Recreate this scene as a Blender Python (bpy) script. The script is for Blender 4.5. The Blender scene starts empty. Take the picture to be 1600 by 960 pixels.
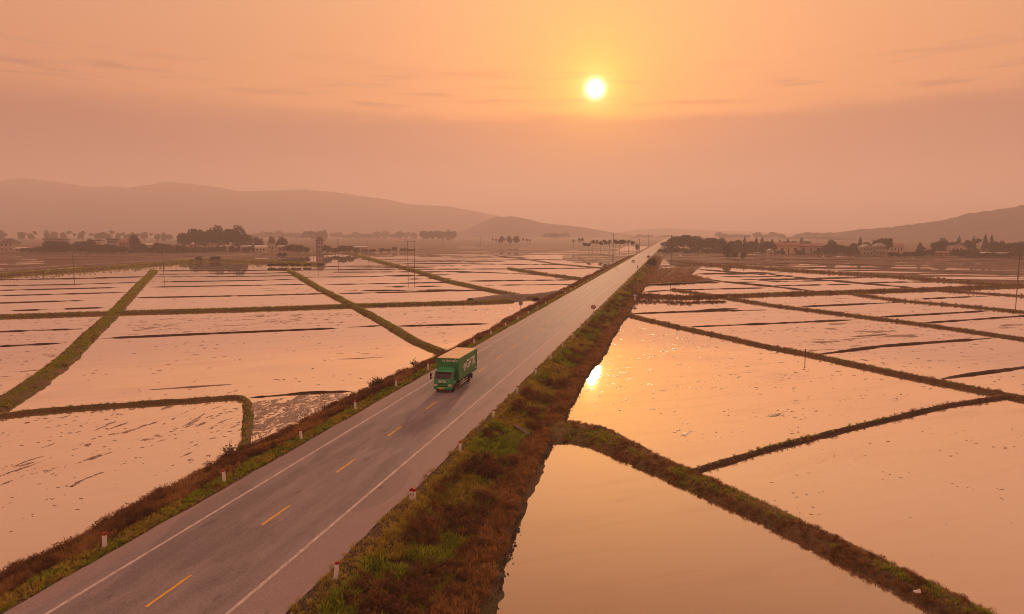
import bpy, bmesh, math, random
import numpy as np
from mathutils import Vector, Matrix, Euler

R = math.radians
SC = bpy.context.scene
COL = SC.collection
random.seed(7)
RNG = np.random.default_rng(11)

# ------------------------------------------------------------------ camera
F, HY, CZ = 1067.0, 364.0, 18.5            # focal length in photo pixels, horizon row, camera height (m)
PITCH = math.atan((480 - HY) / F)
cd = bpy.data.cameras.new('camera'); cam = bpy.data.objects.new('camera', cd); COL.objects.link(cam)
cd.sensor_width = 36.0; cd.lens = 36.0 * F / 1600.0; cd.clip_start = 0.5; cd.clip_end = 30000
cam.location = (0, 0, CZ); cam.rotation_euler = (R(90) - PITCH, 0, 0)
SC.camera = cam

# ------------------------------------------------------------------ sun, sky, exposure
SUN_EL, SUN_AZ = R(11.45), R(6.75)
SUN_DIR = Vector((math.sin(SUN_AZ) * math.cos(SUN_EL), math.cos(SUN_AZ) * math.cos(SUN_EL), math.sin(SUN_EL)))
sl = bpy.data.lights.new('sun', 'SUN'); sl.energy = 2.7; sl.angle = R(1.3); sl.color = (1.0, 0.56, 0.30)
so = bpy.data.objects.new('sun', sl); COL.objects.link(so)
so.rotation_euler = SUN_DIR.to_track_quat('Z', 'Y').to_euler(); so.location = (60, 500, 110)
SC.view_settings.view_transform = 'Standard'; SC.view_settings.look = 'None'
SC.view_settings.exposure = 0.0; SC.view_settings.gamma = 1.0
SC.cycles.use_denoising = True; SC.cycles.filter_width = 1.0
SC.cycles.max_bounces = 6; SC.cycles.volume_bounces = 1; SC.cycles.diffuse_bounces = 3; SC.cycles.glossy_bounces = 3
SC.cycles.transparent_max_bounces = 8; SC.cycles.sample_clamp_indirect = 6.0


class NT:
    """small node-tree writer"""
    def __init__(s, tree):
        s.t = tree; s.n = tree.nodes; s.l = tree.links
    def new(s, typ, **kw):
        nd = s.n.new(typ)
        for k, v in kw.items(): setattr(nd, k, v)
        return nd
    def put(s, sock, v):
        if isinstance(v, bpy.types.NodeSocket): s.l.new(v, sock)
        elif v is not None:
            if hasattr(sock, 'default_value') and isinstance(v, tuple) and len(v) == 3 and sock.type == 'RGBA': v = (*v, 1)
            sock.default_value = v
    def math(s, op, a, b=None, c=None, clamp=False):
        nd = s.new('ShaderNodeMath', operation=op, use_clamp=clamp)
        for i, v in enumerate((a, b, c)):
            if v is not None: s.put(nd.inputs[i], v)
        return nd.outputs[0]
    def vmath(s, op, a, b=None):
        nd = s.new('ShaderNodeVectorMath', operation=op); s.put(nd.inputs[0], a)
        if b is not None: s.put(nd.inputs[1], b)
        return nd.outputs['Value'] if op in ('DOT_PRODUCT', 'LENGTH') else nd.outputs['Vector']
    def mix(s, f, a, b, blend='MIX'):
        nd = s.new('ShaderNodeMix', data_type='RGBA', blend_type=blend)
        s.put(nd.inputs[0], f); s.put(nd.inputs[6], a); s.put(nd.inputs[7], b)
        return nd.outputs[2]
    def noise(s, vec, scale, detail=4, rough=0.55, w=None):
        nd = s.new('ShaderNodeTexNoise'); s.put(nd.inputs['Vector'], vec)
        nd.inputs['Scale'].default_value = scale; nd.inputs['Detail'].default_value = detail; nd.inputs['Roughness'].default_value = rough
        return nd.outputs['Fac']
    def ramp(s, f, stops, interp='LINEAR'):
        nd = s.new('ShaderNodeValToRGB'); s.put(nd.inputs[0], f); cr = nd.color_ramp; cr.interpolation = interp
        while len(cr.elements) < len(stops): cr.elements.new(0.5)
        for e, (p, c) in zip(cr.elements, stops):
            e.position = p; e.color = (c, c, c, 1) if not isinstance(c, tuple) else (*c, 1)
        return nd.outputs[0]
    def rng(s, v, a, b, c=0.0, d=1.0, smooth=True):
        nd = s.new('ShaderNodeMapRange'); nd.interpolation_type = 'SMOOTHSTEP' if smooth else 'LINEAR'
        for i, x in enumerate((v, a, b, c, d)): s.put(nd.inputs[i], x)
        return nd.outputs[0]
    def mapping(s, vec, scale=(1, 1, 1), rot=(0, 0, 0)):
        nd = s.new('ShaderNodeMapping'); s.put(nd.inputs[0], vec); nd.inputs['Scale'].default_value = scale; nd.inputs['Rotation'].default_value = rot
        return nd.outputs[0]
    def bump(s, h, strength, dist=0.02):
        nd = s.new('ShaderNodeBump'); nd.inputs['Strength'].default_value = strength; nd.inputs['Distance'].default_value = dist
        s.put(nd.inputs['Height'], h); return nd.outputs[0]


# world: smoggy orange evening sky with one grey bank of stratus under the sun, the same all round the horizon
W = bpy.data.worlds.new('World'); SC.world = W; W.use_nodes = True
w = NT(W.node_tree); w.n.clear()
d3 = w.new('ShaderNodeTexCoord').outputs['Generated']
d3 = w.vmath('NORMALIZE', d3)
sep = w.new('ShaderNodeSeparateXYZ'); w.put(sep.inputs[0], d3)
z = w.math('ABSOLUTE', sep.outputs[2])
cosA = w.vmath('DOT_PRODUCT', d3, tuple(SUN_DIR))
ang = w.math('MULTIPLY', w.math('ARCCOSINE', w.math('MINIMUM', cosA, 0.9999999)), 180 / math.pi)   # degrees from the sun
base = w.ramp(z, [(0.0, (0.66, 0.355, 0.245)), (0.06, (0.72, 0.36, 0.215)), (0.11, (0.80, 0.37, 0.185)), (0.17, (0.90, 0.395, 0.165)),
                  (0.32, (0.90, 0.475, 0.255)), (0.5, (0.77, 0.40, 0.21)), (0.75, (0.90, 0.56, 0.36)), (1.0, (1.0, 0.68, 0.48))])
# far from the sun the haze is duller and pinker
near = w.math('POWER', 2.718, w.math('MULTIPLY', w.math('POWER', w.math('DIVIDE', ang, 36.0), 2.0), -1.0))
sky = w.mix(near, w.mix(1.0, base, (0.71, 0.595, 0.67), 'MULTIPLY'), w.mix(1.0, base, (0.97, 0.91, 0.78), 'MULTIPLY'))
# halo
def gauss(deg, k=2.0):
    return w.math('POWER', 2.718, w.math('MULTIPLY', w.math('POWER', w.math('DIVIDE', ang, deg), k), -1.0))
def add(col, fac, c):
    return w.mix(fac, col, c, 'ADD')
sky = w.mix(w.math('MULTIPLY', gauss(6.5, 1.6), 0.62), sky, w.mix(1.0, sky, (1.0, 0.98, 0.40), 'MULTIPLY'))
halo = add(sky, gauss(8.5, 1.3), (0.16, 0.13, 0.0))
halo = add(halo, gauss(2.6, 1.4), (0.45, 0.46, 0.0))
# cloud bank: wavy top at about 9 degrees, soft, with streaks
vec = w.mapping(d3, (2.2, 2.2, 14.0))
n1 = w.noise(vec, 1.6, 5, 0.55); n2 = w.noise(w.mapping(d3, (3, 3, 40.0)), 2.2, 4, 0.6)
top = w.math('ADD', w.math('MULTIPLY_ADD', w.math('SUBTRACT', n1, 0.5), 0.05, 0.166), w.math('MULTIPLY', w.math('SUBTRACT', 1.0, near), 0.008))
bank = w.math('SUBTRACT', 1.0, w.rng(w.math('SUBTRACT', z, top), w.math('MULTIPLY_ADD', w.math('SUBTRACT', 1.0, near), -0.035, -0.012), w.math('MULTIPLY_ADD', w.math('SUBTRACT', 1.0, near), 0.018, 0.004)))
bank = w.math('MULTIPLY', bank, w.rng(z, 0.035, 0.12, 0.15, 1.0))
streak = w.math('MULTIPLY', w.rng(n2, 0.50, 0.72), w.math('MULTIPLY', w.rng(z, 0.12, 0.17), w.rng(z, 0.25, 0.19)))
bank = w.math('MAXIMUM', bank, w.math('MULTIPLY', streak, 0.75))
bank = w.math('MULTIPLY', bank, w.math('MULTIPLY_ADD', n2, 0.26, 0.80))
cl = w.mix(1.0, halo, (0.52, 0.50, 0.80), 'MULTIPLY')
sky2 = w.mix(bank, halo, cl)
disc = w.math('POWER', w.rng(ang, 1.45, 0.10), 2.6)
sky2 = add(sky2, disc, (7.0, 6.0, 4.2))
glow = gauss(1.2, 1.8)
sky2 = add(sky2, glow, (0.5, 0.55, 0.28))
nish = w.new('ShaderNodeTexSky', sky_type='NISHITA'); nish.sun_disc = False; nish.sun_elevation = SUN_EL; nish.sun_rotation = SUN_AZ
nish.dust_density = 8.0; nish.air_density = 2.0; nish.ozone_density = 0.5
bg1 = w.new('ShaderNodeBackground'); w.put(bg1.inputs[0], sky2); bg1.inputs[1].default_value = 1.0
bg2 = w.new('ShaderNodeBackground'); w.put(bg2.inputs[0], w.mix(1.0, nish.outputs[0], (1.0, 0.60, 0.36), 'MULTIPLY')); bg2.inputs[1].default_value = 0.008
ad = w.new('ShaderNodeAddShader'); w.l.new(bg1.outputs[0], ad.inputs[0]); w.l.new(bg2.outputs[0], ad.inputs[1])
wo = w.new('ShaderNodeOutputWorld'); w.l.new(ad.outputs[0], wo.inputs[0])

# ------------------------------------------------------------------ frames and helpers
TH = R(13.4)                                # heading of the road
E_S = np.array([math.sin(TH), math.cos(TH)]); E_T = np.array([math.cos(TH), -math.sin(TH)])
ROADZ = 1.5                                 # carriageway above the paddy water (z = 0)

def at(px, py, z=0.0):
    """the point of the level plane z that the photograph shows at (px, py)"""
    u, v = (px - 800) / F, (480 - py) / F
    dx, dy, dz = u, math.cos(PITCH) + v * math.sin(PITCH), -math.sin(PITCH) + v * math.cos(PITCH)
    t = (z - CZ) / dz
    return np.array([t * dx, t * dy, z])
def st(s, t, z=ROADZ):
    q = s * E_S + t * E_T
    return Vector((q[0], q[1], z))

def _h(ix, iy, seed):
    n = (ix.astype(np.int64) * 374761393 + iy.astype(np.int64) * 668265263 + seed * 982451653) & 0xffffffff
    n = ((n ^ (n >> 13)) * 1274126177) & 0xffffffff
    return ((n ^ (n >> 16)) & 0xffff) / 65535.0
def vnoise(x, y, seed=0):
    x = np.asarray(x, float); y = np.asarray(y, float)
    x0 = np.floor(x); y0 = np.floor(y); fx = x - x0; fy = y - y0
    fx = fx * fx * (3 - 2 * fx); fy = fy * fy * (3 - 2 * fy)
    a, b = _h(x0, y0, seed), _h(x0 + 1, y0, seed); c, d = _h(x0, y0 + 1, seed), _h(x0 + 1, y0 + 1, seed)
    return (a + (b - a) * fx) * (1 - fy) + (c + (d - c) * fx) * fy
def fbm(x, y, seed=0, octs=4, gain=0.5):
    s, a, n = 0, 1.0, 0
    for i in range(octs):
        s = s + a * vnoise(np.asarray(x) * 2 ** i, np.asarray(y) * 2 ** i, seed + i * 17); n += a; a *= gain
    return s / n

def tag(o, label=None, cat=None, group=None, kind=None):
    if label: o['label'] = label
    if cat: o['category'] = cat
    if group: o['group'] = group
    if kind: o['kind'] = kind
    return o
def link(o, parent=None):
    COL.objects.link(o)
    if parent is not None: o.parent = parent
    return o
def empty(name, loc, rz=0.0):
    o = bpy.data.objects.new(name, None); o.location = loc; o.rotation_euler = (0, 0, rz); o.empty_display_size = 0.5
    return link(o)
def mesh_obj(name, me, mat, parent=None):
    o = bpy.data.objects.new(name, me)
    if mat is not None and not me.materials: me.materials.append(mat)
    return link(o, parent)
def from_np(name, V, Fc, mat, parent=None, smooth=False):
    me = bpy.data.meshes.new(name); me.from_pydata([tuple(v) for v in V], [], [tuple(int(i) for i in f) for f in Fc]); me.update()
    if smooth: me.polygons.foreach_set('use_smooth', [True] * len(me.polygons))
    return mesh_obj(name, me, mat, parent)
def grid_mesh(name, X, Y, Z, mat, parent=None, smooth=True, keep=None):
    n, m = X.shape
    V = np.stack([X.ravel(), Y.ravel(), Z.ravel()], 1)
    i = np.arange(n * m).reshape(n, m)
    Q = np.stack([i[:-1, :-1].ravel(), i[1:, :-1].ravel(), i[1:, 1:].ravel(), i[:-1, 1:].ravel()], 1)
    if keep is not None:
        Q = Q[keep.ravel()]
        used = np.unique(Q); rem = -np.ones(n * m, int); rem[used] = np.arange(len(used)); V = V[used]; Q = rem[Q]
    me = bpy.data.meshes.new(name)
    me.vertices.add(len(V)); me.vertices.foreach_set('co', V.astype(np.float32).ravel())
    me.loops.add(4 * len(Q)); me.loops.foreach_set('vertex_index', Q.astype(np.int32).ravel())
    me.polygons.add(len(Q)); me.polygons.foreach_set('loop_start', np.arange(0, 4 * len(Q), 4, dtype=np.int32))
    me.update(calc_edges=True); me.validate()
    # faces must look up
    if len(me.polygons) and sum(p.normal.z for p in list(me.polygons)[:200]) < 0: me.flip_normals()
    if smooth: me.polygons.foreach_set('use_smooth', [True] * len(me.polygons))
    return mesh_obj(name, me, mat, parent)

class MB:
    """collects shapes, builds them as ONE mesh object"""
    def __init__(s): s.bm = bmesh.new()
    def box(s, c, d, rot=None, bevel=0.0, taper=None):
        r = bmesh.ops.create_cube(s.bm, size=1.0); vs = r['verts']
        for v in vs:
            k = 1.0
            if taper and v.co.z > 0: k = taper
            v.co = Vector((v.co.x * d[0] * k, v.co.y * d[1] * k, v.co.z * d[2]))
        if bevel:
            es = list({e for v in vs for e in v.link_edges})
            b = bmesh.ops.bevel(s.bm, geom=es, offset=bevel, segments=1, affect='EDGES', profile=0.7)
            vs = list({v for f in b['faces'] for v in f.verts} | {v for v in vs if v.is_valid})
            # every vertex of this island
            seen = set(vs); st_ = list(vs)
            while st_:
                v = st_.pop()
                for e in v.link_edges:
                    o = e.other_vert(v)
                    if o not in seen: seen.add(o); st_.append(o)
            vs = list(seen)
        M = Matrix.Translation(Vector(c)) @ (Euler(rot).to_matrix().to_4x4() if rot else Matrix())
        bmesh.ops.transform(s.bm, matrix=M, verts=vs); return s
    def tube(s, p, q, r0, r1=None, n=8, caps=True):
        p, q = Vector(p), Vector(q); r1 = r0 if r1 is None else r1
        d = (q - p); L = d.length
        m = bmesh.ops.create_cone(s.bm, cap_ends=caps, segments=n, radius1=r0, radius2=r1, depth=L)
        M = Matrix.Translation((p + q) / 2) @ d.to_track_quat('Z', 'Y').to_matrix().to_4x4()
        bmesh.ops.transform(s.bm, matrix=M, verts=m['verts']); return s
    def prism(s, pts, axis, a, b):
        """polygon pts in the plane across the axis, extruded from a to b"""
        def mk(p, k):
            return {'x': (k, p[0], p[1]), 'y': (p[0], k, p[1]), 'z': (p[0], p[1], k)}[axis]
        A = [s.bm.verts.new(mk(p, a)) for p in pts]; B = [s.bm.verts.new(mk(p, b)) for p in pts]
        s.bm.faces.new(A); s.bm.faces.new(B[::-1])
        for i in range(len(pts)):
            j = (i + 1) % len(pts); s.bm.faces.new((A[i], B[i], B[j], A[j]))
        return s
    def quad(s, *ps):
        s.bm.faces.new([s.bm.verts.new(p) for p in ps]); return s
    def build(s, name, mat, parent=None, smooth=False):
        bmesh.ops.recalc_face_normals(s.bm, faces=s.bm.faces)
        me = bpy.data.meshes.new(name); s.bm.to_mesh(me); s.bm.free()
        if smooth: me.polygons.foreach_set('use_smooth', [True] * len(me.polygons))
        return mesh_obj(name, me, mat, parent)
def children(o): return [c for c in bpy.data.objects if c.parent == o]
def copy_tree(o, parent=None, loc=None, rz=None, sc=None):
    c = o.copy(); link(c, parent)
    if loc is not None: c.location = loc
    if rz is not None: c.rotation_euler[2] = rz
    if sc is not None: c.scale = sc
    for ch in KIDS.get(o.as_pointer(), []):
        copy_tree(ch, c)
    return c
KIDS = {}
def remember(o):
    ks = children(o); KIDS[o.as_pointer()] = ks
    for k in ks: remember(k)
    return o

# ------------------------------------------------------------------ materials
def material(name, fn):
    m = bpy.data.materials.new(name); m.use_nodes = True; t = NT(m.node_tree); t.n.clear()
    out = t.new('ShaderNodeOutputMaterial'); sh = fn(t); t.l.new(sh, out.inputs[0]); return m
def principled(t, col, rough=0.7, metal=0.0, normal=None, spec=0.5, coat=0.0):
    p = t.new('ShaderNodeBsdfPrincipled'); t.put(p.inputs['Base Color'], col); t.put(p.inputs['Roughness'], rough); t.put(p.inputs['Metallic'], metal)
    t.put(p.inputs['Specular IOR Level'], spec)
    if normal is not None: t.put(p.inputs['Normal'], normal)
    if coat: p.inputs['Coat Weight'].default_value = coat; p.inputs['Coat Roughness'].default_value = 0.08
    return p.outputs[0]
def plain(name, a, b=None, rough=0.6, scale=3.0, metal=0.0, spec=0.4, bump=0.0, coat=0.0):
    b = b or tuple(c * 0.75 for c in a)
    def fn(t):
        co = t.new('ShaderNodeTexCoord').outputs['Object']
        n = t.noise(co, scale, 5, 0.6)
        nm = t.bump(t.noise(co, scale * 6, 3), bump) if bump else None
        return principled(t, t.mix(t.rng(n, 0.35, 0.65), b, a), t.math('MULTIPLY_ADD', n, 0.2, rough - 0.1), metal, nm, spec, coat)
    return material(name, fn)

def m_asphalt(t):
    co = t.new('ShaderNodeTexCoord').outputs['Object']        # x across, y along the road
    sp = t.new('ShaderNodeSeparateXYZ'); t.put(sp.inputs[0], co); x = sp.outputs[0]
    fine = t.noise(co, 14.0, 3, 0.75); mid = t.noise(t.mapping(co, (1.2, 0.25, 1)), 1.4, 5, 0.6); big = t.noise(t.mapping(co, (0.5, 0.05, 1)), 1.0, 4, 0.55)
    col = t.mix(t.rng(mid, 0.3, 0.7), (0.250, 0.212, 0.226), (0.312, 0.264, 0.276))
    # dusty shoulders beyond the edge lines, dusty right lane
    sh = t.math('MAXIMUM', t.rng(t.math('MULTIPLY_ADD', big, 0.8, x), -19.3, -18.2), t.rng(t.math('MULTIPLY_ADD', big, -0.8, x), -27.6, -28.9))
    col = t.mix(t.math('MULTIPLY', sh, 0.75), col, (0.34, 0.255, 0.25))
    # polished wheel tracks
    tr = None
    for c in (-25.9, -24.0, -21.9, -20.1):
        g = t.rng(t.math('ABSOLUTE', t.math('SUBTRACT', t.math('MULTIPLY_ADD', big, 0.4, x), c + 0.2)), 0.75, 0.1)
        tr = g if tr is None else t.math('MAXIMUM', tr, g)
    col = t.mix(t.math('MULTIPLY', tr, 0.30), col, (0.160, 0.132, 0.140))
    dark = t.rng(t.noise(t.mapping(co, (1.1, 0.35, 1)), 1.15, 3, 0.5), 0.66, 0.76)
    col = t.mix(t.math('MULTIPLY', dark, 0.45), col, (0.06, 0.055, 0.06))
    pa = t.noise(t.mapping(co, (0.30, 0.09, 1)), 0.9, 2, 0.4)
    col = t.mix(t.math('MULTIPLY', t.rng(pa, 0.60, 0.615), 0.30), col, (0.15, 0.125, 0.13))
    spill = t.rng(t.noise(t.mapping(co, (1.4, 0.5, 1)), 0.8, 3, 0.55), 0.69, 0.74)
    col = t.mix(t.math('MULTIPLY', spill, 0.6), col, (0.07, 0.06, 0.065))
    crk = t.rng(t.noise(t.mapping(co, (0.25, 1.4, 1)), 0.45, 6, 0.7), 0.497, 0.503)
    ck = t.math('MULTIPLY', crk, t.math('SUBTRACT', 1.0, crk))
    col = t.mix(t.math('MULTIPLY', ck, 1.2), col, (0.05, 0.045, 0.05))
    col = t.mix(t.rng(fine, 0.35, 0.7), t.mix(1.0, col, (0.78, 0.77, 0.77), 'MULTIPLY'), t.mix(1.0, col, (1.22, 1.2, 1.18), 'MULTIPLY'))
    return principled(t, col, t.math('MULTIPLY_ADD', tr, -0.02, 0.74), 0.0, t.bump(fine, 0.35, 0.01), 0.22)
M_ASPHALT = material('asphalt', m_asphalt)
def m_paint(base):
    def fn(t):
        co = t.new('ShaderNodeTexCoord').outputs['Object']
        n = t.noise(t.mapping(co, (3, 1, 1)), 2.4, 6, 0.72)
        worn = t.rng(n, 0.40, 0.62)
        return principled(t, t.mix(t.math('MULTIPLY', worn, 0.62), base, (0.22, 0.18, 0.165)), 0.8, 0.0, None, 0.2)
    return fn
M_WHITE_LINE = material('worn white road paint', m_paint((0.66, 0.58, 0.56)))
M_YELLOW_LINE = material('yellow road paint', m_paint((0.95, 0.55, 0.03)))

def m_water(t, pond=False):
    geo = t.new('ShaderNodeNewGeometry').outputs['Position']
    row = t.mapping(geo, (1, 1, 1), (0, 0, -ROW_A))
    big = t.noise(geo, 0.035, 4, 0.5)
    wind = t.noise(t.mapping(row, (0.35, 1.2, 1)), 0.07, 5, 0.6)
    rip = t.noise(t.mapping(geo, (1, 2.0, 1)), 2.2, 3, 0.6)
    silt = t.noise(t.mapping(row, (0.25, 1, 1)), 0.30, 6, 0.65)            # drifts of silt just under the surface
    stub = t.noise(t.mapping(row, (0.8, 1.6, 1)), 2.1, 2, 0.5)             # stubble and crumbs at the surface
    where = t.rng(t.noise(t.mapping(row, (0.5, 1, 1)), 0.055, 4, 0.6), 0.50, 0.66)
    speck = t.math('MULTIPLY', t.rng(stub, 0.66, 0.73), where)
    hgt = t.math('MULTIPLY', rip, t.rng(wind, 0.35, 0.7, 0.2, 1.0))
    nm = t.bump(hgt, 0.03 if pond else 0.055, 0.03)
    mud = t.new('ShaderNodeBsdfDiffuse'); t.put(mud.inputs[0], t.mix(speck, t.mix(t.rng(t.math('MULTIPLY_ADD', silt, 0.7, t.math('MULTIPLY', big, 0.3)), 0.36, 0.62), *(((0.17, 0.080, 0.040), (0.20, 0.098, 0.050)) if pond else ((0.36, 0.215, 0.125), (0.46, 0.29, 0.175)))), (0.11, 0.07, 0.055)))
    gl = t.new('ShaderNodeBsdfGlossy'); t.put(gl.inputs[0], (1.0, 0.96, 0.90)); t.put(gl.inputs['Roughness'], t.rng(wind, 0.35, 0.75, 0.008, 0.020)); t.put(gl.inputs['Normal'], nm)
    lw = t.new('ShaderNodeLayerWeight'); lw.inputs[0].default_value = 0.5
    fac = t.rng(lw.outputs['Facing'], 0.40, 0.84, 0.20, 0.97, smooth=False)
    fac = t.math('MULTIPLY', fac, t.math('SUBTRACT', 1.0, t.math('MULTIPLY', t.rng(silt, 0.48, 0.70), 0.10)))
    fac = t.math('MULTIPLY', fac, t.math('SUBTRACT', 1.0, t.math('MULTIPLY', speck, 0.65)))
    mx = t.new('ShaderNodeMixShader'); t.put(mx.inputs[0], fac); t.l.new(mud.outputs[0], mx.inputs[1]); t.l.new(gl.outputs[0], mx.inputs[2])
    return mx.outputs[0]
_r = at(830, 468) - at(0, 497); ROW_A = math.atan2(_r[1], _r[0])           # direction of the paddy rows
M_WATER = material('still muddy water', m_water); M_POND = material('deeper pond water', lambda t: m_water(t, True))

def m_earth(a, b, c, scale=1.0, wet=False):
    def fn(t):
        geo = t.new('ShaderNodeNewGeometry').outputs['Position']
        n = t.noise(geo, 0.9 * scale, 5, 0.6); n2 = t.noise(geo, 0.16 * scale, 4, 0.6); f = t.noise(geo, 7 * scale, 4, 0.7)
        col = t.mix(t.rng(n, 0.35, 0.65), a, b); col = t.mix(t.rng(n2, 0.48, 0.62), col, c)
        col = t.mix(t.rng(f, 0.3, 0.7), t.mix(1.0, col, (0.6, 0.6, 0.6), 'MULTIPLY'), t.mix(1.0, col, (1.3, 1.3, 1.3), 'MULTIPLY'))
        return principled(t, col, 0.35 if wet else 0.9, 0.0, t.bump(f, 0.8, 0.08), 0.5 if wet else 0.15)
    return fn
M_BUND = material('bund earth with moss', m_earth((0.15, 0.092, 0.048), (0.12, 0.095, 0.038), (0.19, 0.105, 0.05)))
M_RIDGE = material('dark mud ridge', m_earth((0.075, 0.045, 0.030), (0.10, 0.06, 0.038), (0.06, 0.042, 0.026), 1.6))
M_BANK = material('bank soil and thatch', m_earth((0.095, 0.06, 0.030), (0.075, 0.062, 0.022), (0.12, 0.065, 0.034)))
M_MUD = material('wet grey mud', m_earth((0.27, 0.165, 0.125), (0.20, 0.125, 0.095), (0.32, 0.20, 0.15), 1.5, True))
M_SOIL = material('brown stubble soil', m_earth((0.150, 0.085, 0.060), (0.12, 0.068, 0.046), (0.18, 0.105, 0.07), 0.35))
M_GRASSFIELD = material('brown grass field', m_earth((0.15, 0.085, 0.035), (0.12, 0.08, 0.03), (0.17, 0.09, 0.04), 0.6))
M_GROUND = material('far farmland', m_earth((0.13, 0.085, 0.05), (0.10, 0.075, 0.04), (0.15, 0.09, 0.06), 0.06))
M_HILL = material('forested hillside', m_earth((0.055, 0.045, 0.040), (0.040, 0.036, 0.034), (0.075, 0.055, 0.045), 0.05))
M_TRACK = material('pale concrete track', m_earth((0.30, 0.24, 0.20), (0.26, 0.21, 0.18), (0.22, 0.17, 0.14), 0.8))
M_CONCRETE = plain('weathered concrete', (0.33, 0.29, 0.26), (0.24, 0.21, 0.19), 0.85, 2.0, bump=0.3)

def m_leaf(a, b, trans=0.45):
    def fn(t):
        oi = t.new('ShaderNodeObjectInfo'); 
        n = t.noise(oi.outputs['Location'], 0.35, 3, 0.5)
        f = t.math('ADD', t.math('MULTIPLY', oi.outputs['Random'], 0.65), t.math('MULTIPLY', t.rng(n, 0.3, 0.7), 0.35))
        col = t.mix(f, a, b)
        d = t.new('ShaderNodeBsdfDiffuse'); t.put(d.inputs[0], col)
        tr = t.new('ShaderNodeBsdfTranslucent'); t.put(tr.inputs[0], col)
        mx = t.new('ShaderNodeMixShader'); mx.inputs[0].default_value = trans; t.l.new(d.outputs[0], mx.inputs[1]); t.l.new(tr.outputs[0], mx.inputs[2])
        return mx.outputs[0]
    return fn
M_GREEN = material('green grass blades', m_leaf((0.15, 0.21, 0.022), (0.42, 0.43, 0.055)))
M_YELLOW = material('yellowing grass blades', m_leaf((0.26, 0.21, 0.035), (0.58, 0.44, 0.09)))
M_DRY = material('dry rusty grass blades', m_leaf((0.22, 0.110, 0.042), (0.48, 0.27, 0.11)))
M_RED = material('dark reddish brush', m_leaf((0.10, 0.054, 0.030), (0.30, 0.145, 0.07), 0.4))
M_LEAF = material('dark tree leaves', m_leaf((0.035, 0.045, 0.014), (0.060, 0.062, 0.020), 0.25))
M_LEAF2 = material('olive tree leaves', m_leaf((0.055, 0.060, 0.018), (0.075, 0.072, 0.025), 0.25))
M_BARK = plain('bark', (0.10, 0.07, 0.05), (0.06, 0.045, 0.035), 0.9, 4.0)

# ------------------------------------------------------------------ terrain: ground sheet, water, far hills
ys = np.concatenate([np.linspace(-200, 900, 23), np.linspace(960, 7000, 44)])
xs = np.linspace(-5200, 5200, 105)
X, Y = np.meshgrid(xs, ys)
Z = np.where(Y < 930, -1.2, 0.25 + 0.25 * vnoise(X / 220, Y / 220, 3))
tag(grid_mesh('ground', X, Y, Z, M_GROUND), 'flat farmland reaching to the hazy horizon', kind='structure')
tag(from_np('water', [(-1500, -150, 0), (1500, -150, 0), (1500, 940, 0), (-1500, 940, 0)], [(0, 1, 2, 3)], M_WATER),
    'still flooded paddy water mirroring the orange sky', kind='structure')

_pp = [(735, 1000), (790, 850), (822, 770), (846, 690), (900, 684), (945, 690), (1000, 716), (1100, 762), (1300, 858), (1530, 972), (1700, 1060), (1500, 1500), (740, 1500)]
tag(from_np('pond', [(*at(x, y)[:2], 0.012) for x, y in _pp], [tuple(range(len(_pp)))], M_POND), 'calm orange pond between the embankment and thick bund', kind='structure')
def ridge(name, label, pts, D, depth, seed, rough=0.05, base_y=364.0):
    """a range of hills: crest heights (px row over px column) carried by a heightfield at distance D"""
    px = np.array([p[0] for p in pts], float); py = np.array([p[1] for p in pts], float)
    n = int((px[-1] - px[0]) / 3) + 2
    cx = np.linspace(px[0], px[-1], n)
    hh = np.maximum(0.0, (HY - np.interp(cx, px, py)) / F * D + CZ)
    xw = (cx - 800) / F * D
    v = np.linspace(-1, 1, 41)
    XX, VV = np.meshgrid(xw, v)
    YY = D + VV * depth
    fold = fbm(XX / (depth * 0.30), YY / (depth * 0.30), seed, 5)
    prof = np.clip(1 - np.abs(VV) ** 1.15, 0, 1)
    sp = np.abs(fold - 0.5) * 2
    HH = hh[None, :] * prof * (1 - 0.55 * sp * np.abs(VV) ** 0.5 * (1 - np.abs(VV)) * 2) 
    HH += rough * hh.max() * (fbm(XX / 14, YY / 14, seed + 5, 3) - 0.5) * (prof > 0.02) * np.minimum(1, hh[None, :] / 8)
    o = grid_mesh(name, XX, YY, HH - 1.0, M_HILL)
    tag(o, label, kind='structure'); return o
ridge('mountain_range', 'long hazy mountain range behind the left village',
      [(-420, 345), (-300, 318), (-160, 300), (-60, 298), (0, 290), (20, 283), (45, 280), (75, 283), (110, 288), (150, 294), (180, 292), (205, 295), (240, 290), (270, 285),
       (300, 288), (345, 294), (380, 300), (440, 299), (480, 297), (530, 302), (580, 309), (610, 313), (640, 320), (700, 323), (740, 330), (790, 340), (850, 352), (900, 364)], 4400, 800, 21, 0.02)
ridge('low_hill', 'low rounded hill in the haze left of the road end',
      [(700, 366), (730, 358), (752, 348), (772, 340), (800, 338), (826, 343), (850, 349), (885, 352), (915, 356), (950, 362), (980, 366)], 3000, 320, 33, 0.02)
ridge('far_hill', 'faint far hill above the vanishing road', [(940, 366), (990, 360), (1030, 357), (1060, 357.5), (1100, 360), (1180, 362), (1250, 366)], 5400, 300, 36, 0.02)
ridge('wooded_hill', 'wooded hill rising at the right edge behind the houses',
      [(1270, 368), (1310, 364), (1340, 358), (1375, 356), (1400, 353), (1450, 347), (1480, 342), (1505, 334), (1535, 330), (1570, 325), (1600, 319), (1660, 310), (1740, 300), (1850, 305), (2000, 330), (2150, 364)], 1900, 380, 45, 0.04)

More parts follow.
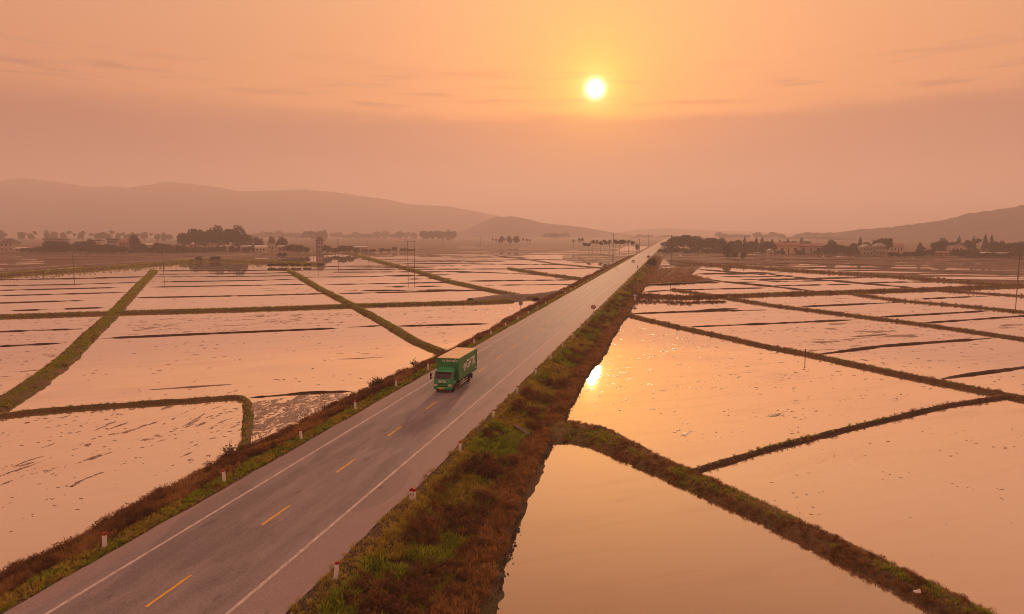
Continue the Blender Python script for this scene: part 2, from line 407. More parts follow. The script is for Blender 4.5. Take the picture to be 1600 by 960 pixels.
# ------------------------------------------------------------------ road on its embankment (local frame: x across, y along)
def road_obj(o): o.rotation_euler = (0, 0, -TH); return o
TL, TRR = -28.95, -16.60
S_END = 1900.0
ss = np.concatenate([np.arange(8, 60, 1.0), np.arange(60, 200, 2.5), np.arange(200, 600, 8), np.arange(600, S_END + 1, 50)])
def sgrid(tc): return np.meshgrid(np.array(tc, float), ss)
tc = np.linspace(TL, TRR, 13)
X, Y = sgrid(tc)
crown = ROADZ + 0.05 * (1 - ((X + 22.78) / 6.2) ** 2)
X = X.copy(); X[:, 0] += 0.35 * (fbm(Y[:, 0] / 2.2, Y[:, 0] * 0, 5) - 0.5); X[:, -1] += 0.5 * (fbm(Y[:, 0] / 2.5, Y[:, 0] * 0, 9) - 0.5)
ROAD = road_obj(grid_mesh('road', X, Y, crown, M_ASPHALT)); tag(ROAD, 'grey two-lane asphalt road running straight to the horizon', kind='structure')
def crz(t): return ROADZ + 0.05 * (1 - ((t + 22.78) / 6.2) ** 2)
for tcen, nm in ((-27.0, 'edge_line'), (-19.1, 'edge_line')):
    X, Y = sgrid([tcen - 0.1, tcen + 0.1]); o = grid_mesh(nm, X, Y, crz(X) + 0.006, M_WHITE_LINE, ROAD)
dash = None
for k in range(66):
    s0 = 24.8 + 9.02 * k - 27.06
    if s0 < 10: continue
    if dash is None:
        dash = MB().box((0, 1.5, 0), (0.15, 3.0, 0.008)).build('lane_dash', M_YELLOW_LINE, ROAD); o = dash
    else:
        o = dash.copy(); link(o, ROAD)
    o.location = (-23.05, s0, crz(-23.05) + 0.005)

def toe_l(s): return -35.2 - 0.0 * s + 1.4 * np.exp(-((s - 110) / 35.0) ** 2) + 1.1 * (fbm(s / 9.0, s * 0, 71, 4) - 0.5)
def toe_r(s): return np.interp(s, [0, 30, 45, 56, 66, 82, 100, 136, 200, 243, 356, 500], [-7.6, -8.1, -9.2, -9.7, -10.0, -10.5, -9.9, -10.0, -9.5, -9.5, -8.0, -8.5]) + 0.9 * (fbm(s / 6.0, s * 0, 73, 4) - 0.5)
sb = np.concatenate([np.arange(8, 110, 0.5), np.arange(110, 300, 1.5), np.arange(300, 700, 6), np.arange(700, S_END + 1, 50)])
def bank_z_l(s, t):
    T = toe_l(s); q = (t - TL) / (T - TL)         # 0 at the asphalt, 1 at the water
    zz = np.interp(q, [0, 0.03, 0.22, 0.55, 0.85, 1.0, 1.25], [1.46, 1.44, 1.40, 0.85, 0.22, -0.02, -0.5])
    return zz + 0.22 * (fbm(s / 1.3, t / 1.3, 81, 3) - 0.5) * np.clip(q * 4, 0, 1)
def bank_z_r(s, t):
    T = toe_r(s); q = (t - TRR) / (T - TRR)
    zz = np.interp(q, [0, 0.03, 0.16, 0.50, 0.66, 0.86, 1.0, 1.2], [1.46, 1.44, 1.40, 0.62, 0.42, 0.34, -0.03, -0.55])
    return zz + 0.30 * (fbm(s / 1.6, t / 1.6, 91, 4) - 0.5) * np.clip(q * 4, 0, 1)
qv = np.linspace(0, 1.25, 30)
Tl = toe_l(sb)[:, None]; Y = np.repeat(sb[:, None], 30, 1); X = TL + 0.25 + (Tl - TL) * qv[None, :]
Z = bank_z_l(Y, X); Z[:, 0] = 1.38
tag(road_obj(grid_mesh('embankment', X, Y, Z, M_BANK)), 'grassy left slope of the road embankment', kind='structure')
qv = np.linspace(0, 1.2, 40)
Tr = toe_r(sb)[:, None]; Y = np.repeat(sb[:, None], 40, 1); X = TRR - 0.3 + (Tr - TRR) * qv[None, :]
Z = bank_z_r(Y, X); Z[:, 0] = 1.38
tag(road_obj(grid_mesh('embankment', X, Y, Z, M_BANK)), 'wide overgrown right slope of the road embankment', kind='structure')

# ------------------------------------------------------------------ bunds between the paddies
BUNDS = []          # (resampled points, half width, height, mossy)
def resample(P, step):
    P = np.array(P); seg = np.hypot(*np.diff(P[:, :2], axis=0).T); L = np.concatenate([[0], np.cumsum(seg)])
    n = max(3, int(L[-1] / step) + 1); q = np.linspace(0, L[-1], n)
    out = np.stack([np.interp(q, L, P[:, 0]), np.interp(q, L, P[:, 1])], 1)
    if n > 6:
        for _ in range(3): out[1:-1] = 0.25 * out[:-2] + 0.5 * out[1:-1] + 0.25 * out[2:]
    return out
def bund(name, pix, width, height, mat, label, moss=0.0, gaps=0.0, wob=1.0):
    if name == 'earth_bund': k_ = 0.68 if (pix[-1][0] > 1100 and len(pix[0]) == 2) else 0.80; width, height = width * k_, height * k_
    wpts = [p[2] if len(p) > 2 else width for p in pix]; pix = [p[:2] for p in pix]
    P = [at(x, y)[:2] for x, y in pix]
    D = np.mean([p[1] for p in P]); step = min(6.0, max(0.35, D / 160.0))
    C = resample(P, step)
    d = np.gradient(C, axis=0); d /= np.maximum(1e-6, np.hypot(d[:, 0], d[:, 1]))[:, None]
    N = np.stack([d[:, 1], -d[:, 0]], 1)
    sd = len(BUNDS) * 13 + 5
    Pn = np.array(P); Lp = np.concatenate([[0], np.cumsum(np.hypot(*np.diff(Pn, axis=0).T))]); a = np.cumsum(np.concatenate([[0], np.hypot(*np.diff(C, axis=0).T)]))
    Wv = np.interp(a / a[-1] * Lp[-1], Lp, wpts)
    prof = np.array([-1.5, -1.12, -0.9, -0.55, -0.2, 0.2, 0.55, 0.9, 1.12, 1.5]); pz = np.array([-0.5, 0.0, 0.45, 0.88, 1.0, 1.0, 0.86, 0.45, 0.0, -0.5])
    side = 0.5 * Wv[:, None] * (1 + 0.35 * wob * (fbm(a / (1.2 * width + 0.8), a * 0, sd, 4)[:, None] - 0.5) * 2 + 0.25 * wob * (fbm(a[:, None] / 0.9 + 0 * prof[None], np.sign(prof)[None] * 5 + 0 * a[:, None], sd + 3, 3) - 0.5) * 2)
    cx = C[:, 0:1] + N[:, 0:1] * (prof[None] * side) ; cy = C[:, 1:2] + N[:, 1:2] * (prof[None] * side)
    mean = 0.25 * width * (fbm(a / (4 * width + 3), a * 0, sd + 9, 3) - 0.5)
    cx += N[:, 0:1] * mean[:, None]; cy += N[:, 1:2] * mean[:, None]
    H = height * (0.72 + 0.56 * fbm(a / (1.5 * width + 1), a * 0, sd + 1, 4))
    if name == 'mud_ridge':
        e_ = np.clip(np.minimum(a, a[-1] - a) / (4 * width + 1.5), 0, 1) ** 0.6; H = H * e_; cx = C[:, 0:1] + (cx - C[:, 0:1]) * (0.35 + 0.65 * e_)[:, None]; cy = C[:, 1:2] + (cy - C[:, 1:2]) * (0.35 + 0.65 * e_)[:, None]; gaps = max(gaps, 0.28)
    if gaps: H = H - height * gaps * np.clip((fbm(a / 5.0, a * 0, sd + 2, 5, 0.65) - 0.5) * 9, 0, 3.0)
    zz = pz[None] * H[:, None] + 0.16 * height * (fbm(cx / 0.5, cy / 0.5, sd + 4, 3) - 0.5)
    zz[:, 0] = -0.5; zz[:, -1] = -0.5
    o = grid_mesh(name, cx, cy, zz, mat)
    tag(o, label, kind='structure')
    BUNDS.append((C, N, Wv, height, moss, D))
    return o
G = 'earth_bund'; Rg = 'mud_ridge'
# left of the road
bund(G, [(-30, 655), (40, 610), (100, 565), (160, 507), (178, 490), (215, 450), (241, 424)], 3.3, 0.55, M_BUND, 'broad grassy bund slanting up from the left edge', 1.0)
bund(G, [(-40, 497), (180, 490), (400, 484), (600, 477), (740, 473.5), (800, 471)], 4.2, 0.55, M_BUND, 'long level grassy bund crossing the left paddies', 0.9)
bund(G, [(452, 423), (500, 452), (545, 475), (600, 505), (650, 535), (694, 553)], 2.5, 0.55, M_BUND, 'grassy bund slanting down to the road behind the truck', 0.9)
bund(G, [(525, 391), (560, 400), (600, 411), (650, 424), (700, 440), (770, 455), (838, 468)], 2.8, 0.6, M_BUND, 'second slanting bund meeting the road by the side track', 0.6)
bund(G, [(795, 420), (850, 429), (920, 438)], 2.6, 0.5, M_BUND, 'short bund reaching the road beyond the side track', 0.5)
bund(G, [(775, 400), (820, 405), (870, 413), (945, 419.5)], 3.0, 0.5, M_BUND, 'farther slanting bund reaching the road', 0.5)
bund(G, [(-20, 655), (40, 646), (150, 637), (300, 627), (372, 621.5), (384, 627), (388, 650), (384, 688), (376, 708)], 1.1, 0.4, M_BUND, 'narrow bund curving round the streaked paddy at lower left', 0.35)
for pix, wd, gp in [
    ([(-40, 438), (125, 435.5), (232, 432.5)], 1.4, 0), ([(-40, 447.5), (100, 445), (217, 441.5)], 0.9, .3), ([(-40, 455), (207, 449)], 0.8, .5), ([(-40, 463.5), (200, 457)], 1.0, 0),
    ([(-40, 475), (140, 469.5)], 0.8, .4), ([(15, 486), (175, 480.5)], 0.5, .9), ([(-40, 520), (132, 514)], 0.8, 0), ([(-40, 543.5), (105, 536)], 0.9, .2),
    ([(243, 429), (400, 427.5), (462, 426)], 1.0, .3), ([(238, 433), (400, 432), (470, 430.5)], 0.9, .3), ([(235, 441), (400, 438.5), (478, 436)], 0.8, .4), ([(232, 449), (400, 446), (482, 444.5)], 0.9, .2),
    ([(212, 465.5), (400, 462), (512, 459)], 0.7, .4), ([(150, 529.5), (295, 523), (400, 518.5), (531, 513)], 0.8, .4), ([(540, 512), (598, 509)], 0.5, .8),
    ([(388, 622), (480, 614.5), (566, 611)], 0.5, 0), ([(472, 433.5), (572, 432.5), (678, 431)], 0.9, .4), ([(503, 445), (595, 443.5), (722, 441)], 0.9, .2), ([(527, 459), (665, 456), (778, 453)], 0.8, .3),
    ([(240, 423.5), (400, 422.8), (500, 422), (650, 421), (800, 420.5), (938, 419)], 2.0, 0), ([(600, 413), (672, 412), (770, 413), (885, 414)], 1.6, .1), ([(560, 405.5), (690, 407), (840, 406), (940, 407)], 1.8, .1),
    ([(728, 439.5), (900, 437.5)], 1.2, .1), ([(756, 446), (898, 444.8)], 0.8, .2), ([(617, 510), (770, 506)], 0.7, .1), ([(640, 427), (760, 426), (860, 430)], 1.0, .5),
    ([(700, 397), (820, 397.5), (950, 398)], 2.5, .2), ([(620, 390), (800, 392), (960, 391)], 4.0, .2), ([(500, 417), (560, 416), (610, 416)], 1.2, .2), ([(560, 398), (700, 400), (770, 401)], 2.0, .2)]:
    bund(Rg, pix, wd * 0.72, 0.2 if wd < 1.2 else 0.28, M_RIDGE, 'thin dark mud ridge dividing the left paddies', 0.1, gp)
bund(Rg, [(231, 609.5), (300, 605), (366, 600.5)], 0.5, 0.10, M_MUD, 'straight narrow strip of mud lying in the big left paddy', 0, .3)
bund(Rg, [(522, 562), (600, 558.5)], 0.35, 0.06, M_MUD, 'short faint strip of mud beside the truck paddy', 0, .5)
# right of the road
bund(G, [(835, 672, 7.5), (868, 674, 7.0), (905, 677, 5.6), (945, 690, 4.0), (1000, 717, 2.9), (1100, 761, 2.7), (1200, 807), (1300, 857), (1400, 907), (1530, 972), (1640, 1030)], 2.7, 0.62, M_BUND, 'thick bund of dry grass slanting down to the lower right corner', 0.8)
bund(G, [(1072, 742), (1110, 730), (1200, 703), (1350, 665), (1480, 635), (1572, 621)], 1.15, 0.4, M_RIDGE, 'brown bund joining the two long right bunds', 0.2)
bund(G, [(975, 490), (1000, 498), (1060, 512), (1130, 527), (1200, 543), (1260, 554), (1400, 585), (1480, 601), (1570, 619), (1680, 641)], 2.2, 0.55, M_BUND, 'long bund bordering the glittering right paddy', 0.6)
bund(G, [(1050, 453), (1127, 465), (1200, 477), (1350, 496), (1450, 509), (1600, 531), (1680, 543)], 2.4, 0.5, M_BUND, 'second long slanting bund on the right', 0.6)
bund(G, [(985, 462), (1030, 465), (1070, 466), (1130, 464), (1200, 461), (1300, 458), (1450, 453), (1600, 447), (1700, 443)], 4.4, 0.7, M_BUND, 'wide level bund track leaving the road on the right', 0.9)
bund(G, [(1332, 460), (1412, 471), (1512, 479.5), (1600, 488.5), (1700, 497)], 2.4, 0.5, M_BUND, 'slanting bund below the level track at far right', 0.5)
bund(G, [(1060, 411), (1180, 419), (1276, 425.5), (1400, 433), (1476, 439), (1600, 448), (1700, 456)], 5.0, 0.7, M_BUND, 'far broad bund below the right village', 0.5)
bund(G, [(1470, 454.5), (1600, 463.5), (1700, 470)], 2.2, 0.5, M_BUND, 'short far bund at the right edge', 0.4)
for pix, wd, gp in [
    ([(1078, 511), (1200, 506), (1334, 500)], 1.0, 0), ([(1250, 479.5), (1412, 472.5)], 0.9, 0), ([(1370, 496), (1548, 486)], 1.1, 0), ([(1437, 505.5), (1600, 494), (1700, 487)], 1.0, 0),
    ([(1277, 554.5), (1380, 541), (1552, 528.5)], 1.1, 0), ([(1472, 592), (1530, 584), (1600, 574.5), (1700, 560)], 1.2, 0), ([(985, 490.5), (1082, 487), (1200, 484.5)], 1.0, .1), ([(1092, 485), (1155, 482.5)], 0.6, .2),
    ([(1000, 457), (1050, 453.5), (1200, 450)], 1.0, .1), ([(1074, 433), (1110, 438), (1160, 443.5), (1200, 447), (1278, 456)], 2.0, 0), ([(1085, 428.5), (1140, 427.5), (1200, 426)], 1.6, .2), ([(1090, 421), (1200, 430)], 1.8, .1),
    ([(1194, 428), (1276, 437), (1400, 447.5), (1442, 452.5)], 1.7, 0), ([(1180, 438.5), (1250, 436.5), (1352, 434)], 1.2, .1), ([(1425, 468), (1552, 462.5)], 0.7, .3), ([(1120, 414), (1260, 412), (1420, 416)], 2.4, .2),
    ([(1160, 404), (1400, 408), (1600, 411)], 3.0, .2), ([(1250, 418), (1400, 421), (1600, 431)], 2.2, .2), ([(1125, 432.5), (1180, 433), (1240, 431)], 1.0, .3), ([(1340, 443), (1400, 441), (1470, 441)], 1.2, .3)]:
    bund(Rg, pix, wd * 0.8, 0.24 if wd < 1.3 else 0.34, M_RIDGE, 'thin dark mud ridge dividing the right paddies', 0.1, gp)
bund(Rg, [(1315, 527.5), (1397, 522)], 0.7, 0.15, M_MUD, 'short straight strip of mud in a right paddy', 0, 0)
bund(Rg, [(1290, 468), (1335, 465.5)], 0.7, 0.05, M_MUD, 'faint strip of mud below the level track', 0, .3)
rl_ = random.Random(5)
for y0 in (400.5, 403, 409, 411.5, 416, 418.5, 425, 430, 436, 448, 454):           # the close far rows, fading towards the horizon
    x0 = 500 + rl_.uniform(0, 60) if y0 < 421 else np.interp(y0, [421, 470], [455, 560]) + 8; x1 = np.interp(y0, [400, 421, 470], [960, 925, 830])
    xa = x0 + rl_.uniform(0, .35) * (x1 - x0); xb = xa + rl_.uniform(.3, .62) * (x1 - xa)
    bund(Rg, [(xa, y0 + .6), (0.5 * (xa + xb), y0 + .1), (xb, y0 - .6)], 0.9 if y0 > 421 else 1.5, 0.24, M_RIDGE, 'thin dark mud ridge dividing the left paddies', 0, .5)
for y0 in (398, 401, 406, 408.5, 414, 417, 422.5, 425, 428.5, 435, 440.5, 446, 455.5):
    xl = np.interp(y0, [395, 440, 490, 540], [1060, 1075, 1150, 1330]); xa = xl + rl_.uniform(0, .5) * (1600 - xl); xb = min(1660, xa + rl_.uniform(90, 330))
    bund(Rg, [(xa, y0 + .02 * (xb - xa) * .5), (0.5 * (xa + xb), y0), (xb, y0 - .02 * (xb - xa) * .5)], 0.7 if y0 > 440 else 1.4, 0.22, M_RIDGE, 'thin dark mud ridge dividing the right paddies', 0, .5)
# far left bank with a pale path
bund('far_bank', [(-60, 437), (0, 431), (100, 424), (200, 417), (280, 411), (330, 407), (420, 411), (500, 414)], 6.5, 0.9, M_BUND, 'broad far bank running under the left village', 0.4)
bund('path', [(-60, 428.5), (0, 423), (100, 416), (200, 410.6), (280, 406.5), (330, 402), (420, 396), (520, 391)], 3.2, 0.75, M_TRACK, 'pale path beyond the far left bank', 0, 0, 0.4)
bund('side_track', [(735, 472), (790, 467.5), (840, 464), (880, 460.5), (900, 458)], 3.6, 1.15, M_TRACK, 'pale concrete side track dropping from the road', 0, 0, 0.3)

# ------------------------------------------------------------------ fields of mud and stubble rising out of the water
def inside(px_, py_, poly):
    c = np.zeros(px_.shape, bool); n = len(poly); j = n - 1
    for i in range(n):
        xi, yi = poly[i]; xj, yj = poly[j]
        k = ((yi > py_) != (yj > py_)) & (px_ < (xj - xi) * (py_ - yi) / (yj - yi + 1e-12) + xi)
        c ^= k; j = i
    return c
ROW = at(830, 468)[:2] - at(0, 497)[:2]; ROW /= np.hypot(*ROW)          # direction of the paddy rows
def field(name, label, pix, nres, level, amp, lu, lv, mat, seed, direc=None, octs=5, warp=0):
    poly = [tuple(at(x, y)[:2]) for x, y in pix]
    P = np.array(poly); d = ROW if direc is None else direc; e = np.array([-d[1], d[0]])
    U = P @ d; V = P @ e
    u = np.linspace(U.min(), U.max(), nres[0]); v = np.linspace(V.min(), V.max(), nres[1])
    UU, VV = np.meshgrid(u, v)
    XX = UU * d[0] + VV * e[0]; YY = UU * d[1] + VV * e[1]
    wv = warp * (fbm(UU / (lu * 2), VV / (lv * 3), seed + 40, 3) - 0.5)
    ZZ = level + amp * (fbm(UU / lu + wv, VV / lv + wv * 2, seed, octs, 0.66 if name == 'mud_field' else 0.5) - 0.5) * (2.5 if name == 'mud_field' else 2)
    cxm = 0.25 * (XX[:-1, :-1] + XX[1:, 1:] + XX[1:, :-1] + XX[:-1, 1:]); cym = 0.25 * (YY[:-1, :-1] + YY[1:, 1:] + YY[1:, :-1] + YY[:-1, 1:])
    zq = np.maximum(np.maximum(ZZ[:-1, :-1], ZZ[1:, 1:]), np.maximum(ZZ[1:, :-1], ZZ[:-1, 1:]))
    keep = inside(cxm, cym, poly) & (zq > -0.03)
    o = grid_mesh(name, XX, YY, ZZ, mat, keep=keep); tag(o, label, kind='structure'); return o
field('stubble_field', 'brown stubble field with thin pools before the left village', [(-90, 430), (-90, 390), (330, 384), (520, 388), (520, 397), (420, 408), (330, 405), (200, 413), (100, 419), (0, 426)], (300, 200), 0.07, 0.24, 46, 7, M_SOIL, 3)
field('stubble_field', 'brown strips between far pools at centre left', [(500, 396), (640, 382), (985, 380), (955, 397), (850, 396), (700, 397), (600, 402)], (240, 160), 0.05, 0.25, 50, 9, M_SOIL, 8)
field('stubble_field', 'reddish soil patch beside the far road on the left', [(880, 400), (1000, 391), (950, 413), (905, 412), (880, 406)], (120, 90), 0.03, 0.2, 26, 7, M_SOIL, 18)
field('stubble_field', 'brown fields with bright slivers of water before the right village', [(1022, 419), (1034, 404), (1048, 392), (1720, 399), (1720, 452), (1480, 436), (1300, 424), (1180, 416), (1100, 411)], (360, 260), 0.035, 0.26, 42, 6, M_SOIL, 12, np.array([0.97, -0.24]))
field('grass_field', 'brown grass plot beside the road on the right', [(1000, 446), (1013, 431), (1030, 420), (1092, 418), (1078, 430), (1118, 440), (1060, 444)], (90, 90), 0.30, 0.22, 9, 5, M_GRASSFIELD, 22)
field('mud_field', 'wet grey mud triangle beside the left embankment', [(386, 630), (480, 617), (556, 614), (505, 650), (445, 682), (392, 706)], (420, 320), 0.012, 0.11, 1.6, 0.55, M_MUD, 28, E_S, 6, 2.0)
field('mud_field', 'streaks of mud in the lower left paddy', [(-30, 660), (60, 648), (200, 640), (372, 627), (378, 690), (330, 715), (230, 730), (120, 760), (0, 770), (-30, 770)], (520, 520), -0.098, 0.21, 3.0, 0.7, M_MUD, 31, E_S, 6, 1.2)
field('mud_field', 'dark swirl of mud in a middle right paddy', [(1090, 516), (1200, 507), (1330, 501), (1420, 522), (1500, 530), (1280, 552), (1200, 541)], (260, 220), -0.075, 0.20, 9, 2.6, M_MUD, 37, None, 6, 2.0)
field('mud_field', 'mud flecks in the paddy left of the slanting bund', [(-30, 560), (90, 540), (130, 530), (60, 585), (0, 625), (-30, 640)], (220, 180), -0.085, 0.20, 3.5, 1.3, M_MUD, 41, None, 6, 3)
field('mud_field', 'mud flecks in the paddy behind the truck', [(205, 500), (400, 490), (560, 487), (590, 505), (520, 512), (300, 522), (200, 526)], (330, 160), -0.09, 0.20, 3.5, 1.4, M_MUD, 43, None, 6, 3)
field('mud_field', 'faint mud flecks beside the second slanting bund', [(600, 486), (810, 478), (770, 504), (630, 508)], (240, 140), -0.115, 0.18, 5, 1.6, M_MUD, 45, None, 6)
field('mud_field', 'shallow mud showing between far left paddies', [(245, 450), (470, 446), (500, 458), (240, 464)], (240, 120), -0.09, 0.18, 16, 2.5, M_MUD, 47, None, 5)
field('mud_field', 'shallow mud showing in the far centre paddies', [(640, 424), (790, 422), (860, 432), (740, 438)], (200, 120), -0.09, 0.18, 16, 2.5, M_MUD, 49, None, 5)
field('mud_field', 'flecks of mud in the glittering right paddy', [(960, 528), (1060, 530), (1250, 580), (1400, 610), (1300, 660), (1100, 700), (960, 620)], (420, 320), -0.125, 0.20, 2.8, 1.1, M_MUD, 53, None, 6, 3)
field('mud_field', 'flecks of mud in the upper right paddies', [(1380, 500), (1640, 505), (1640, 520), (1450, 507)], (200, 120), -0.10, 0.19, 10, 2.5, M_MUD, 57, None, 5)

field('village_ground', 'grassy land under the left village', [(-160, 397), (-160, 385), (620, 384.5), (610, 393), (500, 398.5), (440, 402), (380, 394), (200, 396)], (160, 60), 0.32, 0.2, 40, 20, M_GRASSFIELD, 61)
field('village_ground', 'grassy land under the right village', [(1036, 394), (1048, 384.5), (1760, 384.5), (1760, 405), (1400, 402), (1210, 397)], (200, 60), 0.34, 0.2, 40, 20, M_GRASSFIELD, 63)

# ------------------------------------------------------------------ small plants: instanced blades on the banks and bunds (uncountable: stuff)
def proto(name, V, Fc, mat):
    me = bpy.data.meshes.new(name); me.from_pydata([tuple(v) for v in V], [], Fc); me.update(); me.materials.append(mat)
    return bpy.data.objects.new(name, me)            # never linked: only the scatter's source
def tuft(name, mat, n, lean, wd, seed, spread=0.28):
    rg = np.random.default_rng(seed); V, Fc = [], []
    for i in range(n):
        a = rg.uniform(0, 2 * math.pi); r = spread * math.sqrt(rg.uniform()); b = np.array([r * math.cos(a), r * math.sin(a), 0])
        h = rg.uniform(0.55, 1.0); la = a + rg.uniform(-0.8, 0.8); l = lean * rg.uniform(0.4, 1.2) * h
        dv = np.array([math.cos(la), math.sin(la), 0]); pv_ = np.array([-dv[1], dv[0], 0]) * wd
        m = b + dv * l * 0.35 + np.array([0, 0, h * 0.6]); tp = b + dv * l + np.array([0, 0, h])
        k = len(V); V += [b - pv_ * 0.7, b + pv_ * 0.7, m + pv_, m - pv_, tp]; Fc += [(k, k + 1, k + 2, k + 3), (k + 3, k + 2, k + 4)]
    return proto(name, V, Fc, mat)
def brush(name, mat, n, seed, size=0.13):
    rg = np.random.default_rng(seed); V, Fc = [], []
    for i in range(n):
        a = rg.uniform(0, 2 * math.pi); u = rg.uniform(0, 1) ** 0.5; el = rg.uniform(0.05, 1.5)
        c = np.array([0.62 * u * math.cos(a) * math.cos(el * 0.9), 0.62 * u * math.sin(a) * math.cos(el * 0.9), 0.08 + 0.85 * u * math.sin(el)])
        d = rg.normal(size=3) + np.array([0, 0, 0.5]); d /= np.linalg.norm(d); e = np.cross(d, rg.normal(size=3)); e /= np.linalg.norm(e)
        L = size * rg.uniform(0.7, 1.8); wd = size * rg.uniform(0.18, 0.45); k = len(V)
        V += [c - d * L, c + e * wd, c + d * L, c - e * wd]; Fc.append((k, k + 1, k + 2, k + 3))
    for i in range(9):
        a = rg.uniform(0, 2 * math.pi); r = rg.uniform(0.2, 0.6); h = rg.uniform(0.5, 1.05); k = len(V)
        tp = np.array([r * math.cos(a), r * math.sin(a), h]); V += [(-0.02, 0, 0), (0.02, 0, 0), tp]; Fc.append((k, k + 1, k + 2))
    return proto(name, V, Fc, mat)
def lump(name, mat, seed):
    bm = bmesh.new(); bmesh.ops.create_icosphere(bm, subdivisions=1, radius=0.5); rg = np.random.default_rng(seed)
    for v in bm.verts: v.co = Vector((v.co.x * rg.uniform(0.6, 1.3), v.co.y * rg.uniform(0.6, 1.3), v.co.z * rg.uniform(0.5, 1.1)))
    me = bpy.data.meshes.new(name); bm.to_mesh(me); bm.free(); me.materials.append(mat); return bpy.data.objects.new(name, me)
def gn_scatter(name, pts, rot, scl, src, label):
    pts = np.asarray(pts, np.float32); me = bpy.data.meshes.new(name); me.vertices.add(len(pts)); me.vertices.foreach_set('co', pts.ravel())
    a = me.attributes.new('rot', 'FLOAT_VECTOR', 'POINT'); a.data.foreach_set('vector', np.asarray(rot, np.float32).ravel())
    a = me.attributes.new('scl', 'FLOAT_VECTOR', 'POINT'); a.data.foreach_set('vector', np.asarray(scl, np.float32).ravel())
    o = bpy.data.objects.new(name, me); link(o)
    g = bpy.data.node_groups.new(name, 'GeometryNodeTree')
    g.interface.new_socket('Geometry', in_out='INPUT', socket_type='NodeSocketGeometry'); g.interface.new_socket('Geometry', in_out='OUTPUT', socket_type='NodeSocketGeometry')
    gi = g.nodes.new('NodeGroupInput'); go = g.nodes.new('NodeGroupOutput'); ip = g.nodes.new('GeometryNodeInstanceOnPoints'); ob = g.nodes.new('GeometryNodeObjectInfo')
    ob.inputs['Object'].default_value = src; ob.inputs['As Instance'].default_value = True
    r_ = g.nodes.new('GeometryNodeInputNamedAttribute'); r_.data_type = 'FLOAT_VECTOR'; r_.inputs[0].default_value = 'rot'
    s_ = g.nodes.new('GeometryNodeInputNamedAttribute'); s_.data_type = 'FLOAT_VECTOR'; s_.inputs[0].default_value = 'scl'
    e2 = g.nodes.new('FunctionNodeEulerToRotation')
    g.links.new(gi.outputs[0], ip.inputs['Points']); g.links.new(ob.outputs['Geometry'], ip.inputs['Instance'])
    g.links.new(r_.outputs[0], e2.inputs[0]); g.links.new(e2.outputs[0], ip.inputs['Rotation']); g.links.new(s_.outputs[0], ip.inputs['Scale'])
    g.links.new(ip.outputs[0], go.inputs[0])
    md = o.modifiers.new('scatter', 'NODES'); md.node_group = g
    tag(o, label, kind='stuff'); return o

